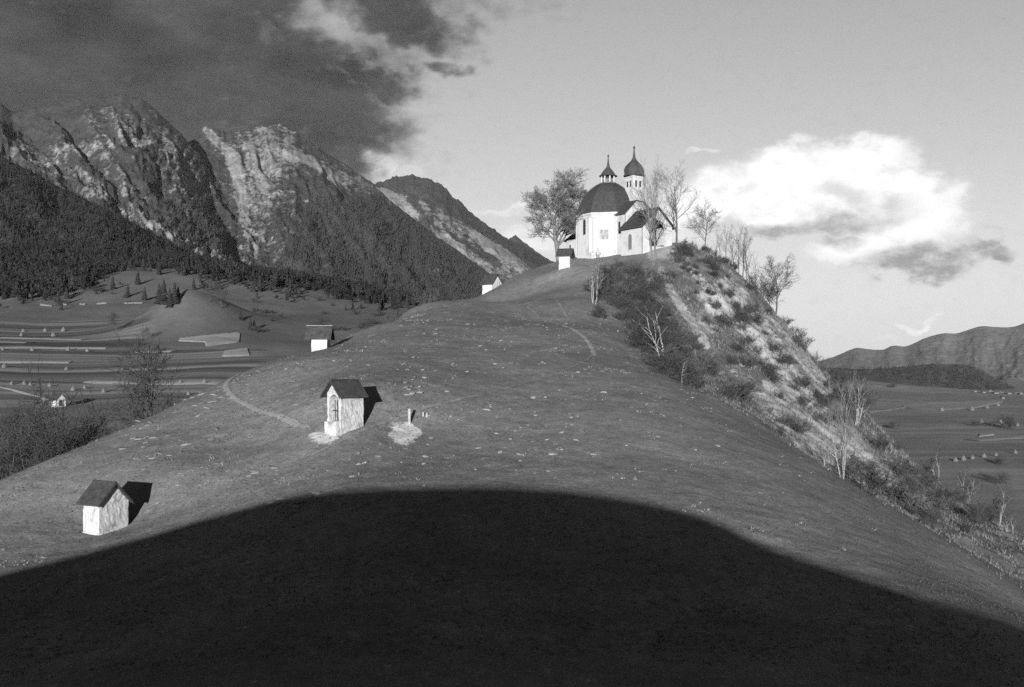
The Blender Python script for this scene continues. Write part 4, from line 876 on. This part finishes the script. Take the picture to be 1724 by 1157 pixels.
def build_forests():
    far = [conifer_template(2, 5, k, .2) for k in range(4)]; mid = [conifer_template(3, 6, 10+k, .17, .55) for k in range(6)]
    r = np.random.RandomState(9); rnd_t = [round_template(k) for k in range(5)]; mixed = mid+rnd_t
    p = on_mountain('dark forested slope below the domed mountain', 16000, lambda px, py: .95*np.ones_like(px)*(1-.0*px), 21)
    forest_mesh('forest', p, r.uniform(7, 15, len(p)), mid, M['wood_conifer'], 1)['label'] = 'dense dark conifer forest on the slope below the domed mountain'
    def k2(px, py):
        line = np.interp(px, [380,430,460,500,525,640,700,760,830,900], [500,478,455,392,326,338,376,420,470,510])
        return .95*sstep(py-line+8*fbm(px/20, py/20, 3, 5), -3, 8)*(1-.85*streak(px, py, [(670,430),(720,455),(800,462)], 7))+.12*sstep(py, 330, 420)
    p = on_mountain('rocky mountain with a pale gully and forested foot', 29000, k2, 22)
    forest_mesh('forest', p, r.uniform(9, 18, len(p)), far, M['far_conifer'], 2)['label'] = 'dark conifer forest covering the foot of the rocky mountain'
    def k1(px, py): return .8*sstep(py+14*fbm(px/30, py/30, 3, 6), 325, 380)*(1-.8*streak(px, py, [(245,372),(300,405),(390,445)], 9))*(1-.8*streak(px, py, [(150,322),(200,338),(260,372)], 10))+.10*sstep(py, 250, 320)
    p = on_mountain('broad domed rocky mountain at the left under the dark cloud', 11000, k1, 23)
    forest_mesh('forest', p, r.uniform(12, 22, len(p)), far, M['far_conifer'], 3)['label'] = 'scattered conifers climbing the flank of the domed mountain'
    p = on_mountain('flat-topped wooded hill in front of the far hills', 5000, lambda px, py: sstep(py, 600, 620)*(1-sstep(py+5*fbm(px/40, py/8, 3, 4), np.interp(px, [1390,1500,1600,1724], [628,634,645,664]), np.interp(px, [1390,1500,1600,1724], [632,640,655,668]))), 24)
    forest_mesh('forest', p, r.uniform(3.5, 6.5, len(p)), rnd_t[:3], M['far_conifer'], 4)['label'] = 'woods on the flat-topped hill right of the scarp'
    # the wood at the foot, nearer: every ray lands on the rising ground
    n = 40000; px = r.uniform(-60, 730, n); d = 850*np.exp(r.uniform(0, 1, n)*math.log(2.6)); x = (px-CX)/F*d; z = valley(x, d); py = HY-F*z/d
    k = r.uniform(0, 1, n) < wood_keep(px, py)*.8
    # even out over the picture: thin the far rows
    pts = np.stack([x[k], d[k], z[k]-.5], -1)[:6500]
    forest_mesh('forest', pts, 6+10*r.uniform(0, 1, len(pts))**1.6, mixed, M['wood_conifer'], 5)['label'] = 'mixed wood at the foot of the mountains above the fields'

def conifer(loc, H, label, group, seed):
    key = ('conifer', seed % 4)
    if key not in PROTO:
        tv, tf = conifer_template(8, 11, 40+seed % 4, .2, .4); PROTO[key] = (np_mesh('conifer_crown', tv, tf, M['conifer']), tubes_mesh('conifer_trunk', [([Vector((0,0,-.05)), Vector((0,0,.9))], [.018, .004])], 5, M['bark']))
    t = empty('conifer_tree', loc, seed*1.3); t.scale = (H*1.05, H*1.05, H)
    link(bpy.data.objects.new('trunk', PROTO[key][1]), t); link(bpy.data.objects.new('crown', PROTO[key][0]), t); return tag(t, label, 'conifer', group)
def build_left_slope():
    rnd = random.Random(8)
    for i, (x, y, h) in enumerate([(243,506,13),(268,512,15),(276,515,18),(286,518,14),(294,515,16),(215,500,12),(232,480,14),(190,488,13),(300,508,10)]):
        p = vhit(x, y); conifer((p[0], p[1], p[2]-.4), h, ORD[i]+' spruce of the dark clump between the wood and the grassy mound', 'spruces of the hillside clump', i)
    for i, (x, y, h, lab) in enumerate([(405,540,8,'small dark spruce left of the pair on the open hillside'), (422,557,9,'left spruce of the close pair on the open hillside'), (428,556,8,'right spruce of the close pair on the open hillside')]):
        p = vhit(x, y); conifer((p[0], p[1], p[2]-.3), h, lab, None, i+2)
    for i in range(46):
        x, y = rnd.choice([(rnd.uniform(330, 660), rnd.uniform(505, 560)), (rnd.uniform(430, 660), rnd.uniform(512, 575)), (rnd.uniform(20, 230), rnd.uniform(480, 512))])
        if 290 < x < 420 and y > 520: continue
        p = vhit(x, y); tree('shrub', p, rnd.uniform(3, 7), 'shrub', 40+i % 3, 'dark leafless bush scattered over the grassy hillside below the wood', 'bush', 'bushes on the far hillside', stems=6, H0=2, twig='dark_twig', squash=1.3)
    for i, (x, y, h, lab) in enumerate([(197,560,12,'round bare tree on the field left of the grassy mound'), (237,573,8,'smaller bare tree at the foot of the grassy mound'), (205,625,10,'bare tree among the haystacks in the strip fields'), (372,520,13,'pale bare tree at the upper edge of the grassy mound'), (352,508,13,'bare tree behind the grassy mound beside the wood')]):
        p = vhit(x, y); tree('broadleaf_tree', p, h, 'fan', 61+i % 4, lab, twig='dark_twig', squash=1.25)
    for i in range(14):
        x = rnd.uniform(-5, 84); y = 712-.18*x+rnd.uniform(-5, 5); p = vhit(x, y); tree('shrub', p, rnd.uniform(1.6, 2.6), 'shrub', 40+i % 3, 'dark hedge bush in the row below the small white chapel', 'bush', 'hedge bushes below the field chapel', stems=6, H0=2, twig='dark_twig', squash=1.4)

# ------------------------------------------------------------------ fields, paths, haystacks
def drape(name, poly, zf, hitf, mat, lift, label, n=14):
    """a quad patch given by four picture corners (or two rows of points), laid on the land"""
    a, b = poly; m = max(len(a), len(b)); k = np.linspace(0, 1, n*3)
    def row(r): 
        r = np.array(r, float); t = np.linspace(0, 1, len(r)); return np.stack([np.interp(k, t, r[:,0]), np.interp(k, t, r[:,1])], -1)
    A = np.array([hitf(*q)[:2] for q in row(a)]); B = np.array([hitf(*q)[:2] for q in row(b)]); s = np.linspace(0, 1, n)[:,None,None]
    G = A[None]*(1-s)+B[None]*s; X, Y = G[...,0], G[...,1]; X = X+.25*fbm(X*.8, Y*.8, 2, 3)*lift; Z = zf(X, Y)+lift
    Z[-1] -= lift*1.6
    return struct(name, np_mesh(name, np.stack([X, Y, Z], -1).reshape(-1, 3), grid_faces(*X.shape), mat, True), label)
def strip(name, pts, width, zf, hitf, mat, lift, label, step):
    w = [hitf(*q)[:2] for q in pts]; w = np.array(w); s = np.r_[0, np.cumsum(np.hypot(*np.diff(w, axis=0).T))]; q = np.arange(0, s[-1], step)
    for _ in range(1): pass
    x = np.interp(q, s, w[:,0]); y = np.interp(q, s, w[:,1])
    kern = np.ones(9)/9
    if len(x) > 20: x = np.convolve(np.pad(x, 4, 'edge'), kern, 'valid'); y = np.convolve(np.pad(y, 4, 'edge'), kern, 'valid')
    dx, dy = np.gradient(x), np.gradient(y); L = np.hypot(dx, dy)+1e-9; nx, ny = -dy/L, dx/L
    wd = width*(1+.35*fbm(q/1.7/width, q*0+2, 3, 5)); off = np.array([-1, -.6, 0, .6, 1])[:,None]/2
    X = x+nx*wd*off; Y = y+ny*wd*off; Z = zf(X, Y)+lift*np.array([0, 1, 1, 1, 0])[:,None]
    worn = np.repeat(np.array([0, .75, 1, .75, 0])[:,None], X.shape[1], 1)*np.clip(np.minimum(q, q[-1]-q)/(3*width), 0, 1)
    return struct(name, np_mesh(name, np.stack([X, Y, Z], -1).reshape(-1, 3), grid_faces(*X.shape), mat, True, {'worn': worn}), label)
def track_material(name, lo, hi, cover):
    m, t = new_mat(name); p = pos(t); n = t.noise(p, 1.7, 6, .75); n2 = t.noise(p, 5.0, 4, .7)
    t.put(t.b.inputs['Base Color'], t.ss(n2, .25, .75, lo, hi, 'LINEAR')); bump(t, n2, .4, .03)
    e = t.m('ADD', t.m('MULTIPLY', attr(t, 'worn'), .75), t.m('MULTIPLY', t.m('SUBTRACT', n, .5), 1.6))
    tr = t.n('ShaderNodeBsdfTransparent'); mx = t.n('ShaderNodeMixShader'); t.L.new(t.ss(e, .75-cover, 1.05-cover), mx.inputs[0]); t.L.new(tr.outputs[0], mx.inputs[1]); t.L.new(t.b.outputs[0], mx.inputs[2]); t.L.new(mx.outputs[0], t.out.inputs[0])
    return m
def haystack_meshes():
    rnd = random.Random(4); out = []
    for k in range(3):
        m = MB(); prof = [(.95,-.25),(1.02,.15),(.95,.6),(.78,1.05),(.5,1.5),(.22,1.85),(.06,2.0)]; n = 9; vs = []; fs = []
        for r, z in prof:
            for j in range(n): a = 2*math.pi*j/n; q = r*(1+rnd.uniform(-.13, .13)); vs.append((q*math.cos(a), q*math.sin(a), z+rnd.uniform(-.05, .05)))
        for i in range(len(prof)-1):
            for j in range(n): fs.append((i*n+j, i*n+(j+1) % n, (i+1)*n+(j+1) % n, (i+1)*n+j))
        o = m.add(vs, fs).build('hay', M['hay']); hay = o.data; bpy.data.objects.remove(o)
        out.append(hay)
    pole = tubes_mesh('pole', [([Vector((0,0,1.6)), Vector((.02,0,2.35))], [.04, .03])], 5, M['wood'])
    return out, pole
def build_fields():
    M['hay'] = simple('drying_hay', .045, .085, 5, 5, .7, .5, .05)
    M['stubble'] = simple('pale_stubble', .14, .19, .12, 5, .7, coord='Object'); M['track'] = track_material('trodden_earth', .09, .18, .42); M['faint_track'] = track_material('worn_turf', .08, .14, .36)
    st, fa = M['track'], M['faint_track']
    strip('path', [(424,621),(398,631),(380,646),(379,657),(392,671),(415,683),(445,696),(480,708),(515,721),(545,730)], .75, hill, hit, st, .05, 'trodden path curving up the left slope to the open shrine', .35)
    strip('path', [(470,790),(560,752),(640,716),(720,688),(800,668),(880,648),(950,626),(990,607),(999,592),(990,575),(968,558),(940,548),(912,545)], .5, hill, hit, fa, .045, 'faint path climbing the meadow in a hairpin below the church', .4)
    strip('path', [(1002,604),(998,590),(988,573),(968,557),(940,548)], .7, hill, hit, track_material('worn_bend', .11, .2, .5), .06, 'pale worn hairpin bend of the meadow path', .35)
    strip('path', [(832,502),(856,506),(885,516),(905,530),(918,546)], .6, hill, hit, fa, .05, 'faint path from the skyline shrine down to the hairpin', .5)
    strip('path', [(912,500),(950,526),(1000,562),(1060,603),(1100,634)], .7, hill, hit, fa, .045, 'straight faint track along the right edge of the meadow', .5)
    L = valley
    drape('stubble_field', ([(303,571),(340,567),(400,561),(404,563)], [(300,575),(345,577),(345,585),(402,577)]), L, vhit, M['stubble'], .5, 'pale stubble field on the flank of the grassy mound')
    drape('stubble_field', ([(378,592),(416,587)], [(374,601),(420,600)]), L, vhit, M['stubble'], .5, 'small pale stubble field below the larger one')
    for a, b in (((0,569),(148,572)), ((0,576),(60,578)), ((0,586),(180,587)), ((0,610),(120,611)), ((150,643),(400,650)), ((230,593),(300,592))):
        strip('field_strip', [a, ((a[0]+b[0])/2, (a[1]+b[1])/2), b], 9.0, L, vhit, M['stubble'], .35, 'narrow pale strip of stubble among the dark strip fields', 6)
    strip('road', [(-5,650),(30,659),(72,669),(84,677)], 3.2, L, vhit, M['stubble'], .3, 'pale farm track leading to the small white chapel', 4)
    drape('stubble_field', ([(1522,683),(1570,679),(1640,677),(1692,674)], [(1520,687),(1580,693),(1640,688),(1688,678)]), L, vhit, M['stubble'], .8, 'wide pale stubble field in the right valley')
    strip('road', [(1455,696),(1490,692),(1522,686)], 9, L, vhit, M['stubble'], .6, 'pale lane running up to the wide stubble field', 8)
    drape('stubble_field', ([(1650,732),(1674,729)], [(1648,736),(1674,733)]), L, vhit, M['stubble'], .5, 'little pale stubble patch in the right valley')
    strip('field_strip', [(1635,742),(1680,739),(1724,735),(1760,732)], 12, L, vhit, M['stubble'], .4, 'pale strip of stubble above the hay row on the right', 8)
    meshes, pole = haystack_meshes(); i = 0
    zl = [(120,358),(232,355),(325,355),(110,378),(273,380),(15,450),(165,453),(350,452),(448,457),(20,540),(340,552),(632,556),(757,556),(60,628),(125,628),(155,632),(255,638),(375,658),(435,648),(532,668),(680,680),(785,608),(1048,622),(965,680),(925,622),(225,862)]
    spots = [(x/3.046, 442+y/3.046, 'left') for x, y in zl]+[(1540+x/4.13, 642+y/4.13, 'right') for x, y in [(285,560),(340,552),(403,542),(483,532),(565,520),(700,503),(400,205),(505,190),(580,172),(535,308),(465,290),(600,292),(715,312),(190,208)]]
    rows = {}; HB = {'left': [(561.5, 'topmost row'), (571, 'second row'), (600, 'third row'), (633, 'fourth row'), (712, 'lowest row')], 'right': [(698, 'far row'), (730, 'middle row'), (900, 'near row')]}
    for k, (x, y, side) in enumerate(spots):
        p = vhit(x, y); t = empty('haystack', p, k*1.7); s = 1.0+.12*((k*7) % 5-2)/2
        want = 6.5/F*p[1]/2.0; s *= max(.9, min(1.9, want))
        t.scale = (s, s, s); link(bpy.data.objects.new('hay', meshes[k % 3]), t); link(bpy.data.objects.new('pole', pole), t)
        if y > 715 and side == 'left': tag(t, 'single haystack in the meadow below the small white chapel', 'haystack')
        else: rows.setdefault((side, [b for b in HB[side] if y <= b[0]][0][1]), []).append((x, t))
    for (side, rowname), lst in rows.items():
        for k, (x, t) in enumerate(sorted(lst, key=lambda q: q[0])):
            tag(t, ORD[k]+' haystack from the left in the '+rowname+(' of the left strip fields' if side == 'left' else ', right valley'), 'haystack', 'haystacks in the '+rowname+(' on the left' if side == 'left' else ' on the right'))
    for i, (x, y, h, lab) in enumerate([(1698,722,11,'dark bushy tree standing among the far haystacks on the right'), (1640,718,5,'small dark bush left of the bushy tree in the right valley'), (1682,783,4,'small dark bush below the near hay row'), (1502,722,7,'dark bush alone on the field right of the scarp'), (1505,653,12,'dark bush on the slope under the flat-topped hill'), (1680,815,5,'low dark bush on the field boundary near the right edge')]):
        p = vhit(x, y); tree('shrub', p, h, 'shrub', 40+i % 3, lab, 'bush', None, stems=7, H0=2, twig='dark_twig', squash=1.3)

def house(px, py, w, l, h, rise, yaw, label, group=None, door=False, cat='house', name='house'):
    p = vhit(px, py); t = empty(name, p, math.radians(yaw))
    MB().prism([(-l/2,-w/2,-1),(-l/2,w/2,-1),(-l/2,w/2,h),(-l/2,0,h+rise),(-l/2,-w/2,h)], (l,0,0)).build('wall', M['village_wall'] if group else M['plaster'], t)
    gable_roof(-l/2-.35, l/2+.35, -w/2-.35, w/2+.35, h-.35*rise/(w/2)+.05, h-.35*rise/(w/2)+.05, 0, h+rise+.05, .18).build('roof', M['shingle'], t)
    if door: arch_window(t, 'doorway', (l/2, 0, 0), (0,1,0), (1,0,0), w*.36, .2, h*.75, M['dark_wood'], M['stonework'], .15, .1, False)
    else:
        for s in (-.25, .25):
            f = MB().box(l*s-.5, l*s+.5, -w/2-.06, -w/2+.05, h*.4, h*.75).build('window', M['stonework'], t); MB().box(l*s-.4, l*s+.4, -w/2-.08, -w/2, h*.42, h*.73).build('pane', M['glass'], f)
    return tag(t, label, cat, group)
def build_small():
    M['village_wall'] = simple('village_plaster', .05, .09, .3, 3, .6)
    house(97, 685, 3.9, 5.0, 2.7, 2.3, -40, 'small white field chapel with dark doorway below the strip fields', door=True, cat='chapel', name='field_chapel')
    for i, (x, y) in enumerate([(1643,660),(1656,662),(1669,661),(1677,663),(1686,662),(1700,664),(1711,663),(1721,665),(1688,672)]):
        house(x, y, 4.0+(i % 3), 4.6+(i % 4), 2.2+.3*(i % 3), 2.6, -30+37*i % 90, ORD[i]+' tiny pale house in the far village under the flat-topped hill', 'houses of the far village')
    # weathered post and two stakes beside the bare patch
    p = hit(689, 716); t = empty('wooden_post', p, .3); tag(t, 'weathered wooden post standing above the bare earth patch', 'post')
    MB().box(-.075, .075, -.075, .075, -.4, .97).build('shaft', M['pale_wood'], t, bevel=.012, rough=.02, cuts=3); MB().box(-.09, .09, -.09, .09, .97, 1.02).build('cap', M['wood'], t)
    for x, lab in ((712, 'left one of two short pale stakes right of the post'), (718, 'right one of two short pale stakes right of the post')):
        p = hit(x, 704); t = empty('stake', p, .2); tag(t, lab, 'stake'); MB().prism([(-.05,-.04,-.2),(.05,-.04,-.2),(.06,.04,-.2),(-.05,.04,-.2)], (.02,0,.45)).build('shaft', M['pale_wood'], t); MB().lathe([(.06,.24),(.02,.30)], 6, 0, .02, 0).build('tip', M['pale_wood'], t)
    for i, (a, b) in enumerate([((68,515),(92,515)), ((103,514),(117,513)), ((134,514),(148,512)), ((163,513),(180,512)), ((209,512),(226,514))]):
        p, q = Vector(vhit(*a)), Vector(vhit(*b)); q.y = p.y; q.z = vz(q.x, q.y)
        t = empty('stone_wall', p); m = MB(); n = 6; rnd = random.Random(i)
        tag(t, ['leftmost', 'second', 'third', 'fourth', 'rightmost'][i]+' piece of the broken pale wall between fields and wood', 'wall')
        d = q-p
        for k in range(n):
            c = d*(k/n); e = d*((k+1)/n); h = 1.2+rnd.uniform(-.3, .3); MB().prism([(c.x+.05,-.4,c.z-.6),(e.x-.05,-.4,e.z-.6),(e.x-.05,-.4,e.z+h),(c.x+.05,-.4,c.z+h)], (0,.9,0)).build('block', M['village_wall'], t)
def build_stones():
    M['stone'] = simple('pale_limestone', .08, .15, 6, 4, .6, .4, .02)
    rnd = random.Random(12); meshes = []
    for k in range(6):
        bm = bmesh.new(); bmesh.ops.create_icosphere(bm, subdivisions=1, radius=1.0)
        for v in bm.verts: v.co = Vector((v.co.x*rnd.uniform(.75, 1.25), v.co.y*rnd.uniform(.7, 1.2), v.co.z*rnd.uniform(.35, .6)))
        me = bpy.data.meshes.new('stone'); bm.to_mesh(me); bm.free(); me.materials.append(M['stone']); meshes.append(me)
    CL = [(340,690,50,25),(400,660,60,22),(300,740,60,25),(260,760,40,25),(480,660,60,25),(450,800,60,20),(360,800,60,20),(540,640,40,25),(620,600,40,30),(690,560,50,25),(760,590,60,40),(840,600,70,40),(720,650,60,30),(830,690,80,30),(900,730,80,30),(780,770,90,25),(640,770,80,25),(920,610,40,40),(690,640,30,25),(500,850,60,10),(960,550,30,10),(1080,690,120,40),(1050,780,140,30)]
    n = 0; MS = [(190,860,'near the lowest left shrine'), (330,740,'on the far left slope'), (430,670,'beside the curving left path'), (570,720,'round the open niche shrine'), (540,610,'below the ridge-board shrine'), (690,725,'near the wooden post'), (690,570,'under the left skyline'), (800,600,'in mid meadow below the skyline shrine'), (930,590,'beside the hairpin path'), (800,740,'in the middle of the meadow'), (950,760,'in the meadow right of centre'), (1120,740,'towards the right meadow edge'), (600,800,'just above the big shadow')]
    while n < 290:
        cx, cy, sx, sy = rnd.choice(CL); x, y = rnd.gauss(cx, sx*.7), rnd.gauss(cy, sy*.7); p = hit(x, y)
        if p[1] > 150 or p[1] < 58 or float(edge_side(np.array([p[0]]), np.array([p[1]]))[0]) > -1.5: continue
        o = link(bpy.data.objects.new('stone', rnd.choice(meshes))); s = .07+.15*rnd.random()**2.2; a = math.radians(52)+rnd.gauss(0, .3) if x < 600 else rnd.uniform(0, 6.28)
        o.location = (p[0], p[1], p[2]+s*.12); o.rotation_euler = (rnd.gauss(.15, .15), rnd.gauss(0, .15), a); o.scale = (s*(2.4 if x < 560 else 1.4), s, s)
        tag(o, ('tiny ' if s < .095 else ('small ' if s < .14 else 'larger '))+'pale stone in the turf '+min(MS, key=lambda q: (x-q[0])**2+2*(y-q[1])**2)[2], 'stone', 'pale stones in the meadow'); n += 1

    r = np.random.RandomState(17); Pt = []
    for cx, cy, sx, sy in CL:
        for _ in range(75):
            x, y = r.normal(cx, sx), r.normal(cy, sy); p = hit(x, y)
            if 58 < p[1] < 150 and float(edge_side(np.array([p[0]]), np.array([p[1]]))[0]) < -1.5: Pt.append(p)
    tv, tf = np.array([(1,0,0),(-.4,.9,0),(-.5,-.8,0),(.1,.05,.7)]), np.array([(0,1,3),(1,2,3),(2,0,3)]); P3 = np.array(Pt); n = len(P3)
    s = r.uniform(.05, .12, n); a = r.uniform(0, 6.28, n); X = tv[None,:,0]*np.cos(a)[:,None]-tv[None,:,1]*np.sin(a)[:,None]; Y = tv[None,:,0]*np.sin(a)[:,None]+tv[None,:,1]*np.cos(a)[:,None]
    V = np.stack([P3[:,0,None]+X*s[:,None], P3[:,1,None]+Y*s[:,None], P3[:,2,None]-.01+tv[None,:,2]*s[:,None]], -1)
    o = link(bpy.data.objects.new('pebbles', np_mesh('pebbles', V.reshape(-1, 3), (tf[None]+4*np.arange(n)[:,None,None]).reshape(-1, 3), M['stone']))); o['kind'] = 'stuff'; o['label'] = 'pale pebbles strewn over the meadow'

def build_haze():
    """thin air between the near hill and the far mountains"""
    m = bpy.data.materials.new('haze'); m.use_nodes = True; t = NT(m.node_tree); t.N.clear()
    v = t.n('ShaderNodeVolumePrincipled'); v.inputs['Color'].default_value = (.9, .9, .9, 1); v.inputs['Density'].default_value = HAZE; v.inputs['Anisotropy'].default_value = 0.0
    o = t.n('ShaderNodeOutputMaterial'); t.L.new(v.outputs[0], o.inputs['Volume'])
    h = MB().box(-14600, 14600, -340, 14600, -75, 2050).build('haze', m); h['kind'] = 'stuff'; h['label'] = 'thin haze filling the valley air'
    return h
HAZE = 4e-6
build_hill(); build_valley(); build_mountains(); build_forests(); build_church(); build_shrines(); build_trees(); build_left_slope(); build_fields(); build_small(); build_stones(); build_grass(); build_haze()
